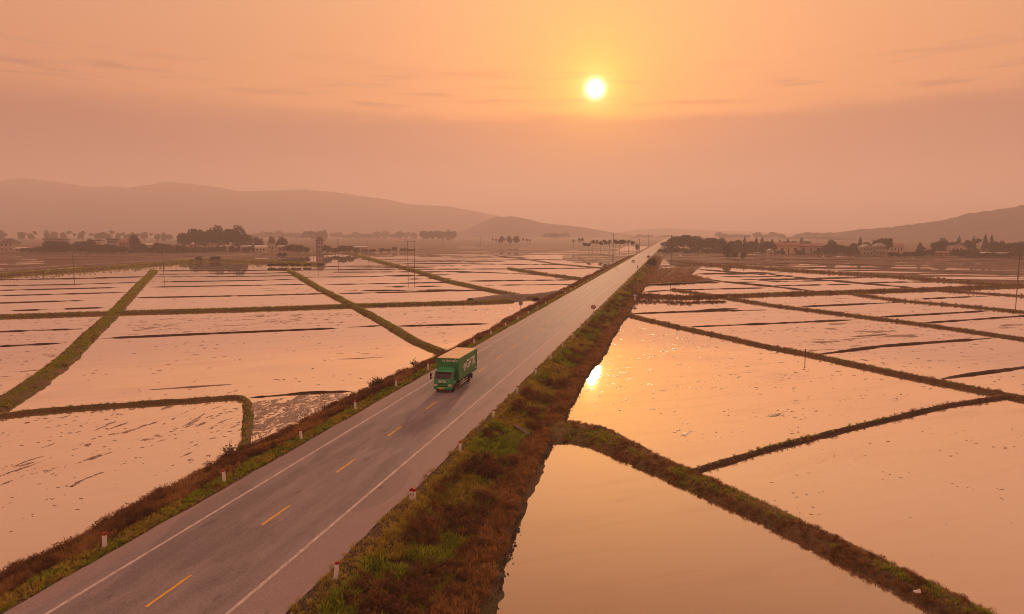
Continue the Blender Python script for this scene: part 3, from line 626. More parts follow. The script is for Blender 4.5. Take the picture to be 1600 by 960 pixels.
POOL = {}                                     # plant -> [points, rotations, scales]
def drop(kind, xyz, h, wide=1.0, tilt=0.2):
    n = len(xyz)
    if n == 0: return
    h = np.broadcast_to(h, n)
    r = np.stack([RNG.normal(0, tilt, n), RNG.normal(0, tilt, n), RNG.uniform(0, 6.283, n)], 1)
    s = np.stack([h * wide * RNG.uniform(0.8, 1.3, n), h * wide * RNG.uniform(0.8, 1.3, n), h], 1)
    POOL.setdefault(kind, []).append((xyz, r, s))
def st_np(s, t, z):
    return np.stack([s * E_S[0] + t * E_T[0], s * E_S[1] + t * E_T[1], z], 1)
def bank_plants(right, s0, s1, dens, big):
    wmax = 9.6 if right else 8.0
    n = int((s1 - s0) * wmax * dens); s = RNG.uniform(s0, s1, n); q = RNG.uniform(-0.01, 0.97, n)
    if right:
        t = TRR + (toe_r(s) - TRR) * q; zz = bank_z_r(s, t)
        n1 = fbm(s / 3.2, t / 2.0, 101, 3); n2 = fbm(s / 1.4, t / 1.4, 105, 2); n3 = fbm(s / 6.0, t / 3.0, 107, 2); rnd = RNG.uniform(0, 1, n)
        verge = q < 0.13 + 0.10 * (n2 - 0.5); rusty = q > 0.66 + 0.26 * (n1 - 0.5)
        red = ~verge & ~rusty & (n1 > 0.56) & (q > 0.19); green = ~verge & ~rusty & ~red
        gm = verge & (rnd < 0.55) & (n2 > 0.36); p = st_np(s, t, zz - 0.02)
        drop('yellow', p[gm], RNG.uniform(0.10, 0.22, gm.sum()) * big, 1.3)
        gm = green & (n3 < 0.50) & (n2 > 0.3); drop('green', p[gm], RNG.uniform(0.22, 0.48, gm.sum()) * big, 0.95)
        gm = green & (n3 >= 0.50); drop('yellow', p[gm], RNG.uniform(0.2, 0.42, gm.sum()) * big, 0.95)
        gm = red & (rnd < 0.34); drop('red', p[gm], RNG.uniform(0.3, 0.8, gm.sum()) * big, 0.95)
        gm = red & (rnd > 0.86); drop('green', p[gm], RNG.uniform(0.3, 0.55, gm.sum()) * big, 0.9)
        gm = rusty & (q < 0.93) & (n2 > 0.33); drop('dry', p[gm], RNG.uniform(0.2, 0.45, gm.sum()) * big, 0.95)
        gm = rusty & (q < 0.86) & (n2 <= 0.33) & (rnd < .7); drop('red', p[gm], RNG.uniform(0.25, 0.45, gm.sum()) * big)
    else:
        t = TL + (toe_l(s) - TL) * q; zz = bank_z_l(s, t)
        n1 = fbm(s / 3.0, t / 1.5, 111, 3); n2 = fbm(s / 1.2, t / 1.2, 115, 2); rnd = RNG.uniform(0, 1, n)
        p = st_np(s, t, zz - 0.02)
        verge = q < 0.30 + 0.2 * (n1 - 0.5)
        gm = verge & (q > 0.03); drop('yellow', p[gm & (n2 > .5)], RNG.uniform(0.10, 0.24, (gm & (n2 > .5)).sum()) * big, 1.2)
        drop('green', p[gm & (n2 <= .5)], RNG.uniform(0.10, 0.24, (gm & (n2 <= .5)).sum()) * big, 1.2)
        gm = ~verge & (n1 > 0.50) & (rnd < 0.55); drop('red', p[gm], RNG.uniform(0.3, 0.75, gm.sum()) * big, 0.9)
        gm = ~verge & (n1 <= 0.53); drop('dry', p[gm], RNG.uniform(0.25, 0.5, gm.sum()) * big, 0.9)
for right in (True, False):
    bank_plants(right, 17, 60, 24, 1.15); bank_plants(right, 60, 120, 13, 1.25); bank_plants(right, 120, 260, 6, 1.4); bank_plants(right, 260, 520, 1.6, 2.0)
for C, N, Wv, ht, moss, D in BUNDS:
    if moss < 0.15 or D > 420: continue
    for i in range(len(C) - 1):
        wd = Wv[i]; c0 = C[i]; L = float(np.hypot(*(C[i + 1] - c0))); dist = max(20.0, c0[1]); wide = 1.05
        dens = min(26.0, 26.0 * (60.0 / dist) ** 1.2) * moss * 1.25; big = max(1.0, dist / 110.0)
        if abs(c0[0]) > dist * 0.85 + 15 or c0[1] < 18: continue
        n = RNG.poisson(L * wd * dens)
        if n == 0: continue
        k = RNG.uniform(-1, 1, n) * wide; f = RNG.uniform(0, 1, n)
        xy = c0[None] + f[:, None] * (C[i + 1] - c0)[None] + N[i][None] * (k * 0.5 * wd)[:, None]
        zz = ht * np.interp(np.abs(k), [0, 0.4, 0.9, 1.12], [0.92, 0.9, 0.3, 0.0]) * 0.95
        p = np.concatenate([xy, zz[:, None]], 1); n1 = fbm(xy[:, 0] / 2.5, xy[:, 1] / 2.5, 121, 3); r = RNG.uniform(0, 1, n)
        right_side = xy[:, 0] * E_T[0] + xy[:, 1] * E_T[1] > -12
        lim = np.where(right_side, 0.50, 0.88) - 0.25 * (np.abs(k) > 0.55)
        g = n1 < lim
        m = g & (r < 0.6); drop('green', p[m], RNG.uniform(0.12, 0.28, m.sum()) * big, 1.1)
        m = g & (r >= 0.6); drop('yellow', p[m], RNG.uniform(0.12, 0.26, m.sum()) * big, 1.1)
        m = ~g & (r < 0.8); drop('dry', p[m], RNG.uniform(0.14, 0.32, m.sum()) * big, 1.0)
        m = ~g & (r > 0.86); drop('red', p[m], RNG.uniform(0.2, 0.42, m.sum()) * big, 1.1)
# bushes on the level track where it leaves the road on the right
xs_ = 988 + 145 * RNG.uniform(0, 1, 420) ** 1.4; ys_ = np.interp(xs_, [985, 1070, 1130], [463, 466.5, 464.5]) + RNG.normal(0, 1, 420) * np.interp(xs_, [985, 1130], [2.2, 0.5])
drop('red', np.array([at(a, b, 0.5) for a, b in zip(xs_, ys_)]), RNG.uniform(0.4, 1.0, 420)); 
gp = np.array([at(a, b, 0.3) for a, b in zip(RNG.uniform(1003, 1110, 900), RNG.uniform(420, 444, 900))])
gk = [inside(np.array([p[0]]), np.array([p[1]]), [tuple(at(x, y)[:2]) for x, y in [(1003, 445), (1015, 431), (1030, 421), (1090, 419), (1077, 430), (1115, 439), (1060, 443)]])[0] for p in gp]
drop('dry', gp[np.array(gk)], RNG.uniform(0.5, 1.1, int(np.sum(gk))), 1.3)
# far bank brush on the left
fx = RNG.uniform(-20, 500, 1500); fy = np.interp(fx, [-60, 0, 100, 200, 280, 330, 420, 500], [437, 431, 424, 417, 411, 407, 411, 414]) + RNG.normal(0, 1.6, 1500)
fp = np.array([at(a, b, 0.7) for a, b in zip(fx, fy)]); drop('green', fp[:350], RNG.uniform(0.3, 0.8, 350), 1.2); drop('red', fp[350:700], RNG.uniform(0.3, 0.9, 350), 1.2)
SRC = {'green': [tuft('g1', M_GREEN, 15, 0.55, 0.055, 1), tuft('g2', M_GREEN, 13, 0.8, 0.06, 2, 0.36)], 'yellow': [tuft('y1', M_YELLOW, 14, 0.6, 0.05, 3), tuft('y2', M_YELLOW, 12, 0.9, 0.055, 4, 0.36)],
       'dry': [tuft('d1', M_DRY, 16, 0.6, 0.04, 5, 0.32), tuft('d2', M_DRY, 13, 0.95, 0.045, 6, 0.38)], 'red': [brush('r1', M_RED, 120, 7, 0.085), brush('r2', M_RED, 100, 8, 0.10)]}
NAMES = {'green': ('grass', 'green grass tufts on the banks and bunds'), 'yellow': ('grass', 'yellow green grass on verges and bunds'), 'dry': ('dry_grass', 'rusty dry grass along the water edges'), 'red': ('undergrowth', 'dark reddish brush on the embankment slopes')}
for kind, chunks in POOL.items():
    P = np.concatenate([c[0] for c in chunks]); Ro = np.concatenate([c[1] for c in chunks]); S_ = np.concatenate([c[2] for c in chunks])
    half = RNG.uniform(0, 1, len(P)) < 0.5
    for m, src in ((half, SRC[kind][0]), (~half, SRC[kind][1])):
        gn_scatter(NAMES[kind][0], P[m], Ro[m], S_[m], src, NAMES[kind][1])
# gravel along the verges
n = 3600; s = 17 + 90 * RNG.uniform(0, 1, n) ** 1.6; q = np.abs(RNG.normal(0.02, 0.06, n)); rt = RNG.uniform(0, 1, n) < 0.72
t = np.where(rt, TRR + (toe_r(s) - TRR) * q, TL + (toe_l(s) - TL) * q); zz = np.where(rt, bank_z_r(s, t), bank_z_l(s, t)) + 0.01
sz = RNG.uniform(0.03, 0.11, n)
M_STONE = plain('gravel stone', (0.42, 0.34, 0.28), (0.25, 0.19, 0.15), 0.85, 30)
gn_scatter('gravel', st_np(s, t, zz), np.stack([RNG.uniform(0, 6, n)] * 3, 1), np.stack([sz, sz * 1.2, sz * 0.7], 1), lump('pebble', M_STONE, 3), 'pale gravel and crumbs along the verges')
# clods, weeds and crumbs standing out of the shallow water
cl_p = []; 
def clods(pix, n, dirn=None, thr=0.52, seed=0, lu=5.0, lv=1.2):
    poly = [tuple(at(x, y)[:2]) for x, y in pix]; A = np.array(poly); lo, hi = A.min(0), A.max(0); d = ROW if dirn is None else dirn
    c = RNG.uniform(lo, hi, (n * 6, 2)); c = c[inside(c[:, 0], c[:, 1], poly)]
    v = fbm((c @ d) / lu, (c @ np.array([-d[1], d[0]])) / lv, 200 + seed, 3); c = c[v > thr][:int(n * 0.62)]
    cl_p.append(np.concatenate([c, c[::2] + RNG.normal(0, 0.5, c[::2].shape), c[::3] + RNG.normal(0, 0.9, c[::3].shape)]))
clods([(-20, 660), (370, 625), (376, 690), (120, 800), (-20, 850)], 420, E_S, 0.56, 1)
clods([(390, 630), (555, 615), (440, 680), (390, 700)], 900, E_S, 0.45, 2, 3, 0.6)
clods([(180, 535), (540, 515), (640, 540), (560, 600), (80, 640)], 260, None, 0.55, 3)
clods([(200, 500), (560, 488), (590, 506), (210, 525)], 420, None, 0.55, 4, 6, 1.5)
clods([(610, 485), (810, 478), (760, 520), (700, 545)], 260, None, 0.55, 5)
clods([(960, 510), (1040, 515), (1480, 605), (1300, 660), (1070, 730), (900, 650)], 800, None, 0.56, 6, 4, 1.4)
clods([(900, 600), (950, 560), (1010, 600), (980, 640), (920, 640)], 160, None, 0.50, 7, 3, 1.2)
clods([(1130, 760), (1540, 640), (1620, 640), (1640, 900), (1400, 880)], 150, None, 0.56, 8, 3, 1.2)
clods([(1100, 512), (1400, 505), (1560, 528), (1280, 552)], 300, None, 0.55, 9, 8, 2)
clods([(1280, 556), (1540, 532), (1640, 590), (1560, 615)], 200, None, 0.55, 10)
clods([(-30, 640), (-30, 500), (150, 500), (90, 570)], 260, None, 0.55, 11)
clods([(240, 480), (240, 428), (760, 424), (800, 470), (560, 474)], 420, None, 0.56, 12, 14, 2.5)
clods([(1000, 500), (1060, 440), (1640, 470), (1640, 520), (1300, 500)], 420, None, 0.56, 13, 12, 2.5)
cl = np.concatenate(cl_p); n = len(cl); D = cl[:, 1]; sz = (RNG.uniform(0.08, 1, n) ** 2.6 * 0.5 + 0.06) * np.clip(D / 85, 0.45, 2.2)
p = np.concatenate([cl, np.full((n, 1), -0.01)], 1)
gn_scatter('mud', p, np.stack([np.zeros(n), np.zeros(n), RNG.uniform(-0.9, 1.5, n) + math.atan2(ROW[1], ROW[0])], 1), np.stack([sz * RNG.uniform(0.8, 1.7, n), sz * 0.8, np.minimum(sz, 0.4) * 0.35], 1), lump('clod', M_MUD, 5), 'small mud clods breaking the water surface')
# mud crumbs along the right toe
n = 1500; s = 20 + 150 * RNG.uniform(0, 1, n) ** 1.5; t = toe_r(s) + np.abs(RNG.normal(0, 0.2, n)) - 0.42; sz = RNG.uniform(0.05, 0.24, n)
gn_scatter('mud', st_np(s, t, RNG.uniform(-0.05, 0.12, n) * (t < toe_r(s))), RNG.uniform(0, 6, (n, 3)), np.stack([sz, sz, sz * 0.7], 1), lump('clod', M_RIDGE, 6), 'dark crumbs of earth along the right water edge')

# ------------------------------------------------------------------ trees
def leaves(blobs, n, size, seed):
    rg = np.random.default_rng(seed); V, Fc = [], []
    vol = np.array([b[1][0] * b[1][1] * b[1][2] for b in blobs]) ** 0.7; pr = vol / vol.sum()
    for i in range(n):
        c0, rad = blobs[rg.choice(len(blobs), p=pr)]
        u = rg.normal(size=3); u /= np.linalg.norm(u); r = rg.uniform(0.35, 1.0) ** 0.45
        r *= 1 + 0.16 * math.sin(u[0] * 5 + seed) * math.cos(u[2] * 4 + i % 2)
        c = np.array(c0) + u * r * np.array(rad)
        d = rg.normal(size=3); d /= np.linalg.norm(d); e = np.cross(d, rg.normal(size=3)); e /= np.linalg.norm(e)
        L = size * rg.uniform(0.6, 1.5); k = len(V)
        V += [c - d * L, c + e * L * 0.55, c + d * L, c - e * L * 0.55]; Fc.append((k, k + 1, k + 2, k + 3))
    return V, Fc
TREE = {}
def tree_proto(kind, H, Wd, blobs, n, size, trunk, mat, seed):
    r = empty('tree', (0, 0, 0))
    V, Fc = leaves(blobs, n, size, seed)
    m = MB()
    for p, q, r0, r1 in trunk: m.tube(p, q, r0, r1, 7)
    m.build('trunk', M_BARK, r); from_np('crown', V, Fc, mat, r)
    TREE[kind] = (remember(r), H, Wd, [False])
def blobset(seed, n, R_, zc, zr, br):
    rg = np.random.default_rng(seed); out = []
    for i in range(n):
        a = rg.uniform(0, 6.283); rr = R_ * math.sqrt(rg.uniform(0, 1)); out.append(((rr * math.cos(a), rr * math.sin(a), zc + rg.uniform(-zr, zr) * (1 - 0.5 * rr / max(R_, .01))), tuple(br * rg.uniform(0.65, 1.25) * np.array([1, 1, 0.8]))))
    return out
LM = lambda h, sp, k=0: [((0, 0, -0.3), (0.15, 0.1, h), 0.32, 0.22)] + [((0.1, 0.05, h * 0.8), (sp * math.cos(a + k), sp * math.sin(a + k), h * 1.7), 0.16, 0.05) for a in (0.2, 1.6, 2.9, 4.2, 5.4)]
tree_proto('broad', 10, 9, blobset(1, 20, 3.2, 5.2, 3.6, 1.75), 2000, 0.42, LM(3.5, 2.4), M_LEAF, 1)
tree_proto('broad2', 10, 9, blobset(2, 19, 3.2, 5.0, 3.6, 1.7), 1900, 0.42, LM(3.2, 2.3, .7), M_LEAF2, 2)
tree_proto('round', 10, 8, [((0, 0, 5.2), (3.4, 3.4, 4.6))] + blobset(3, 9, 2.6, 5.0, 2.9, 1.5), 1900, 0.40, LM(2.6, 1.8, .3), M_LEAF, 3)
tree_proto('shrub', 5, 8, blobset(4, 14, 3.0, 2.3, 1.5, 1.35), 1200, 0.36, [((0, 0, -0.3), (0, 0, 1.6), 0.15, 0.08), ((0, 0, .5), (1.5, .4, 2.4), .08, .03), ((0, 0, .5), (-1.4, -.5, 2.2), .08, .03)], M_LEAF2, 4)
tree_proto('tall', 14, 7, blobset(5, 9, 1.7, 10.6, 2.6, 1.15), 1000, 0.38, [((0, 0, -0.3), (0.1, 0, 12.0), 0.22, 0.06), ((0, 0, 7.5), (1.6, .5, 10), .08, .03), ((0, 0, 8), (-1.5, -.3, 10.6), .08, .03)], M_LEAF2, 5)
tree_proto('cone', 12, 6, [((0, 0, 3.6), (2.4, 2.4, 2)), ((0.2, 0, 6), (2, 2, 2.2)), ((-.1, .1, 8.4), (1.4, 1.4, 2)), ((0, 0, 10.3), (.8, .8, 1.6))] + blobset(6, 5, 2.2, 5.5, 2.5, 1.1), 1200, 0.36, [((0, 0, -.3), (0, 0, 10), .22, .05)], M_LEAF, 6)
def palm_proto():
    r = empty('palm_tree', (0, 0, 0)); rg = np.random.default_rng(9)
    MB().tube((0, 0, -.3), (0.15, 0, 3.5), 0.17, 0.13, 8).tube((0.15, 0, 3.5), (0.1, 0.1, 7.2), 0.13, 0.11, 8).build('trunk', M_BARK, r)
    V, Fc = [], []
    for i in range(26):
        a = i * 2.399; el = rg.uniform(-0.5, 1.2); L = rg.uniform(1.7, 2.4); d = np.array([math.cos(a), math.sin(a), 0]); pp = np.array([-d[1], d[0], 0]); prev = None
        for j in range(6):
            f = j / 5; c = np.array([0.1, 0.1, 7.2]) + d * L * f * math.cos(el) + np.array([0, 0, L * (f * math.sin(el) - 0.55 * f * f)]); wd = 0.42 * math.sin(0.35 + 2.5 * f * 0.95) + .03
            k = len(V); V += [c + pp * wd - np.array([0, 0, wd * .5]), c, c - pp * wd - np.array([0, 0, wd * .5])]
            if prev is not None: Fc += [(prev, prev + 1, k + 1, k), (prev + 1, prev + 2, k + 2, k + 1)]
            prev = k
    from_np('crown', V, Fc, M_LEAF2, r); TREE['palm'] = (remember(r), 8.6, 4.4, [False])
palm_proto()
ORD = ['first', 'second', 'third', 'fourth', 'fifth', 'sixth', 'seventh', 'eighth', 'ninth', 'tenth', 'eleventh', 'twelfth', 'thirteenth', 'fourteenth', 'fifteenth', 'sixteenth', 'seventeenth', 'eighteenth', 'nineteenth', 'twentieth']
def plant(kind, x, yt, yb, wpx, label, group=None, zb=0.2):
    root, H, Wd, used = TREE[kind]
    b = at(x, yb, zb); D = b[1] * math.cos(PITCH) - (zb - CZ) * math.sin(PITCH)
    sh = (yb - yt) * D / F / H; sw = wpx * D / F / Wd
    if not used[0]: o = root; used[0] = True
    else: o = copy_tree(root)
    o.location = b; o.rotation_euler[2] = random.uniform(0, 6.28); o.scale = (sw, sw, sh)
    tag(o, label, 'palm' if kind == 'palm' else ('shrub' if kind == 'shrub' else 'tree'), group)
    o.name = {'palm': 'palm_tree', 'shrub': 'shrub'}.get(kind, 'tree')
    return o
def rowof(group, text, items, shared=None):
    """items: (kind, x, top, base, width) sorted from left; the label counts along the row unless nothing tells them apart"""
    n = len(items)
    for i, (k, x, yt, yb, wd) in enumerate(sorted(items, key=lambda q: q[1])):
        lab = shared or '%s %s' % (('leftmost' if i == 0 else 'rightmost' if i == n - 1 and n > 2 else ORD[i] + ' from left'), text)
        plant(k, x, yt, yb, wd, lab, group)
b, b2, ro, sh, ta, co, pa = 'broad', 'broad2', 'round', 'shrub', 'tall', 'cone', 'palm'
rowof('big grove behind the left village', 'tree of the big dark grove above pale sheds', [(b, 288, 358, 391, 21), (b, 305, 350.5, 391, 28), (b2, 322, 353, 392, 28), (ro, 340, 351.5, 391, 28), (b, 357, 351, 391.5, 28), (ro, 374, 351, 392, 27), (b2, 387, 361, 391, 16)])
rowof('trees around the left village houses', 'dark tree among the far left houses', [(sh, 38, 386, 394.5, 14), (sh, 50, 386, 395, 16), (b, 62, 383, 395, 15), (ro, 75, 376, 395, 16), (b, 88, 373, 395.5, 18), (ro, 102, 376, 395, 20), (b2, 112, 379, 395.5, 15), (ro, 122, 377, 395.5, 16), (b, 133, 373, 395, 15), (ro, 142, 372.5, 395, 14), (b, 153, 379, 395.5, 18), (b2, 165, 379, 395, 16), (ro, 178, 382, 395.5, 18), (b, 194, 383, 395.5, 16)])
plant(ro, 211, 365.5, 394.5, 18, 'tall dome-shaped dark tree standing among the left village houses')
rowof('trees between dome tree and big grove', 'low tree between the dome-shaped tree and big grove', [(b, 223, 378, 395, 14), (sh, 234, 385, 395, 18), (b, 246, 376.5, 394.5, 16), (b2, 259, 378, 395, 18), (sh, 272, 384, 395, 20), (b, 284, 381, 394.5, 15)])
rowof('trees around the pale sheds', 'tree among the pale sheds beyond the big grove', [(b2, 405, 367, 394, 13), (ro, 425, 369, 389, 12), (ro, 441, 369.5, 393, 19), (b, 455, 379, 397, 21), (b2, 466, 380, 397.5, 21), (b, 477, 384, 397.5, 18), (b2, 511, 380.5, 397.5, 15), (b, 524, 386, 397, 14), (b, 536, 381, 397, 17), (b2, 547, 381.5, 396.5, 15), (sh, 556, 386, 396, 13)])
rowof('low shrubs at the far water edge', 'low shrub at the far water edge beyond the tower', [(sh, 570, 389, 394, 12), (sh, 582, 388.5, 394, 13), (sh, 596, 387, 393.5, 14), (sh, 608, 388, 393, 12), (sh, 617, 384.5, 393, 10), (sh, 630, 387, 393, 16), (sh, 643, 388, 393.5, 14)])
plant(sh, 441, 393, 402.5, 16, 'lone round bush on the bank under the pale sheds')
rowof('bushes on the far left bank', 'dark bush beside the pale path on the far bank', [(sh, 312, 399.5, 408.5, 15), (sh, 337, 399, 408, 18)])
rowof('bushes between far pools', 'dark bush in the clump between far pools', [(sh, 424, 411, 417, 18), (sh, 441, 410, 417, 22), (sh, 461, 410.5, 417, 18), (sh, 479, 411.5, 417, 16)])
for xs2, lab, grp in [
    ([3, 9, 32, 38, 47, 56, 74, 82, 88, 100, 107, 118, 126, 132, 144, 152, 160, 168, 177, 185, 192, 200, 208, 217, 226, 235, 246, 256, 266], 'pale hazy tree in the far row behind the left village', 'far hazy row behind the left village'),
    ([392, 401, 410, 419, 428, 437, 446, 455, 464, 472], 'pale hazy tree in the far row right of the big grove', 'far hazy row right of the big grove'),
    ([478, 485, 492, 499, 506], 'hazy tree of the far clump left above the tower house', 'far clump above the tower house'),
    ([520, 530, 540, 548, 556, 563, 570, 580, 590, 602, 613, 624, 635, 646], 'pale hazy tree in the far row above the power poles', 'far hazy row above the power poles'),
    ([660, 668, 676, 684, 692, 700, 707], 'hazy tree of the flat-topped far grove under the mountain end', 'flat-topped far grove'),
    ([856, 866, 874, 882], 'very faint far tree under the low rounded hill', 'faint trees under the low hill'),
    ([992, 1000, 1008, 1016, 1024, 1032, 1040], 'pale hazy tree in the far row where the road vanishes', 'far row at the vanishing road'),
    ([1122, 1131, 1140, 1148, 1158, 1168, 1182, 1196, 1208, 1220], 'pale hazy tree behind the dark right grove', 'far row behind the right grove'),
    ([1248, 1258, 1266, 1275, 1286, 1298, 1310, 1320, 1330, 1342, 1352, 1420, 1432, 1446, 1470, 1490, 1525, 1560, 1580], 'pale hazy tree on the slope behind the right village', 'far row on the slope behind the right village')]:
    dense = grp in ('flat-topped far grove', 'far clump above the tower house')
    belt = 'left village' not in grp
    for x in xs2:
        yb = random.uniform(377.5, 379.5) if not dense else 377
        top = (358.5 if dense else 360) + random.uniform(-1.5, 4)
        if dense: top = 358 + random.uniform(-0.8, 1.5)
        if belt and not dense: yb = random.uniform(373, 374.3); top += 1.5
        if x > 980 and x < 1050: top += 6; yb -= 1.5
        plant(random.choice([b, b2, ta, ro, ta]) if not belt else random.choice([b, ro, b2, b]), x + random.uniform(-1.5, 1.5), top, yb, random.uniform(8, 11) if not belt else (13 if dense else random.uniform(13, 19)), lab, grp)
rowof('palm clump in the middle distance', 'palm of the small clump below the low hill', [(pa, x, 371.5 + (i * 7) % 3, 384, 5.5) for i, x in enumerate((770, 775, 780, 789, 800, 811, 817, 823, 828))])
rowof('leafy trees among the palm clump', 'taller leafy tree rising from the small palm clump', [(b, 784, 366.5, 383.5, 8), (b2, 796, 366, 383.5, 9), (b, 806, 366, 383.5, 9)])
rowof('three lone palms left of the road grove', 'lone palm left of the roadside grove', [(pa, 896, 373.5, 388, 7), (pa, 904.5, 371, 389, 6.5), (pa, 909.5, 370.5, 389.5, 7)])
rowof('roadside grove left of the road', 'slim tree of the roadside grove beside the tall pole', [(ta, 914, 378, 395, 10), (ta, 920, 378, 396.5, 11), (ta, 926, 373.5, 393, 10), (pa, 933, 374.5, 392, 8), (ta, 938, 375, 396, 10), (ta, 945, 373, 396.5, 11), (pa, 952, 373.5, 396, 9), (ta, 961, 372.5, 396, 13), (ta, 968, 373, 395, 12), (ta, 975, 372.5, 396.5, 11), (pa, 982, 374, 393, 9), (ta, 989, 375, 395, 10), (ro, 995.5, 380.5, 392, 8)])
rowof('dense grove right of the far road', 'tree of the dense dark grove right of the far road', [(b, 1038, 376, 388, 13), (ro, 1047, 372, 392, 16), (b, 1057, 364, 393, 19), (b, 1068, 361.5, 394, 21), (b2, 1079, 362, 394, 19), (ro, 1091, 368.5, 394.5, 20), (b, 1104, 367, 395, 21), (b2, 1117, 367.5, 395, 21), (ro, 1128, 371, 395.5, 16), (b, 1141, 372.5, 396, 17), (b2, 1154, 370.5, 396, 15), (co, 1163, 369.5, 396, 11), (b, 1172, 373, 396, 14), (co, 1181, 371.5, 396, 12), (co, 1190, 370.5, 396, 12), (b, 1198, 373, 396.5, 14), (co, 1206, 373.5, 397, 12)])
rowof('three lone trees in the right paddies', 'of three lone trees standing in flooded right paddies', [(ro, 1136, 380.5, 403.5, 16), (b, 1148, 391, 406, 11), (b2, 1161, 392, 407, 10)])
plant(ro, 1019, 403.5, 418, 17, 'dark round bush tree standing at the right road edge')
plant(pa, 1013, 398.5, 411, 7, 'small palm just behind the round roadside bush')
rowof('trees behind the long yellow house', 'tree rising behind the long yellow house', [(co, 1218, 374.5, 388, 8), (b, 1226, 375, 388, 10), (co, 1231, 372, 388, 8), (b, 1241, 374, 388, 10), (co, 1252, 370.5, 388, 10), (b, 1262, 374.5, 388, 11)])
rowof('trees beside the long yellow house', 'dark tree between yellow house and grey houses', [(ro, 1299, 374, 397.5, 18), (b, 1289, 380, 397.5, 10), (b2, 1313, 379.5, 398, 13), (b, 1323, 382, 398, 13), (b2, 1335, 376.5, 398, 15), (co, 1343, 370, 397, 11), (b, 1353, 375, 396, 14)])
rowof('tall trees behind the grey houses', 'tall dark tree crowding behind the grey houses', [(b, 1368, 371, 396, 15), (b, 1377, 367, 396, 17), (b2, 1387, 367.5, 396, 14)])
rowof('trees around the white gable house', 'dark tree around the white gable house', [(co, 1437, 378.5, 400, 15), (sh, 1450, 389, 401, 17), (b, 1462, 373.5, 398.5, 18), (ro, 1473, 371.5, 398, 18), (b2, 1484, 374, 396, 15), (co, 1497, 368, 394, 12), (b, 1511, 371, 396, 13), (co, 1520, 369.5, 397.5, 12), (ta, 1528, 370, 397, 12), (co, 1538, 366.5, 397, 13), (co, 1548, 367.5, 397, 12), (b, 1555, 373, 397.5, 13), (ro, 1564, 375.5, 399, 15), (b, 1574, 376, 399, 15), (b2, 1584, 374.5, 399.5, 17), (ro, 1595, 377, 400, 16), (b, 1608, 376, 400, 18), (b2, 1624, 377, 400, 18)])
rowof('hedge shrubs before the red-roofed house', 'hedge shrub in the row before the red-roofed house', [(sh, x, 391.5 + (x % 3), 402, 17) for x in (1392, 1403, 1414, 1425, 1436)])
rowof('scrub at the right edge', 'scrub bush at the field edge below the right village', [(sh, x, 392.5 + (x % 3), 402.5, 18) for x in (1506, 1520, 1534, 1548, 1562, 1576, 1590)])

for xs2, yb, lab, grp in [(range(66, 292, 10), 395.5, 'low dark scrub bush filling under the far left village trees', 'scrub under the left village trees'),
                          (range(294, 396, 11), 394.5, 'low scrub bush between the pale sheds below the grove', 'scrub between the sheds'),
                          (range(1034, 1214, 11), 396.5, 'low dark bush filling under the dense right grove', 'undergrowth of the right grove'),
                          (range(1288, 1352, 10), 398.5, 'low dark bush left of the grey houses', 'bushes left of the grey houses'),
                          (range(1452, 1640, 12), 399.5, 'low dark bush under the trees around the white gable house', 'bushes around the white gable house')]:
    for x in xs2: plant(random.choice([sh, sh, b2]), x + random.uniform(-3, 3), yb - random.uniform(7.5, 13), yb + random.uniform(-.5, .5), random.uniform(14, 21), lab, grp)

for x, lab in ((1222, 'bush before the left end of the long yellow house'), (1250, 'bush before the middle of the long yellow house'), (1279, 'bush before the right wing of the yellow house')):
    plant(sh, x, 389.5, 399, 17, lab, 'bushes before the yellow house')
M_CHASSIS2 = plain('mossy concrete', (0.20, 0.16, 0.13), (0.13, 0.10, 0.08), 0.9, 4.0)
# ------------------------------------------------------------------ houses
M_WALLS = {'white': plain('white plaster', (0.62, 0.56, 0.52), (0.5, 0.45, 0.42), 0.8), 'grey': plain('grey plaster', (0.36, 0.32, 0.31), None, 0.8), 'yellow': plain('yellow plaster', (0.60, 0.43, 0.26), (0.52, 0.37, 0.22), 0.8), 'dark': plain('dark plaster', (0.17, 0.12, 0.10), None, 0.8), 'brick': plain('reddish wall', (0.34, 0.17, 0.12), None, 0.8), 'cream': plain('cream plaster', (0.52, 0.42, 0.34), None, 0.8)}
M_ROOFS = {'red': plain('red roof tiles', (0.34, 0.16, 0.12), (0.27, 0.12, 0.09), 0.75, 1.0), 'dark': plain('dark roof tiles', (0.13, 0.075, 0.06), None, 0.8, 1.0), 'pale': plain('pale metal roof', (0.72, 0.66, 0.62), (0.6, 0.54, 0.5), 0.35, 1.0), 'grey': plain('grey roof sheet', (0.33, 0.29, 0.28), None, 0.55, 1.0)}
M_DARKGLASS = plain('dark window glass', (0.03, 0.03, 0.035), (0.02, 0.02, 0.025), 0.15, 1.0, spec=0.6)
M_DOOR = plain('brown door', (0.13, 0.07, 0.045), None, 0.6)
M_TRIM = plain('pale trim', (0.55, 0.5, 0.46), None, 0.7)
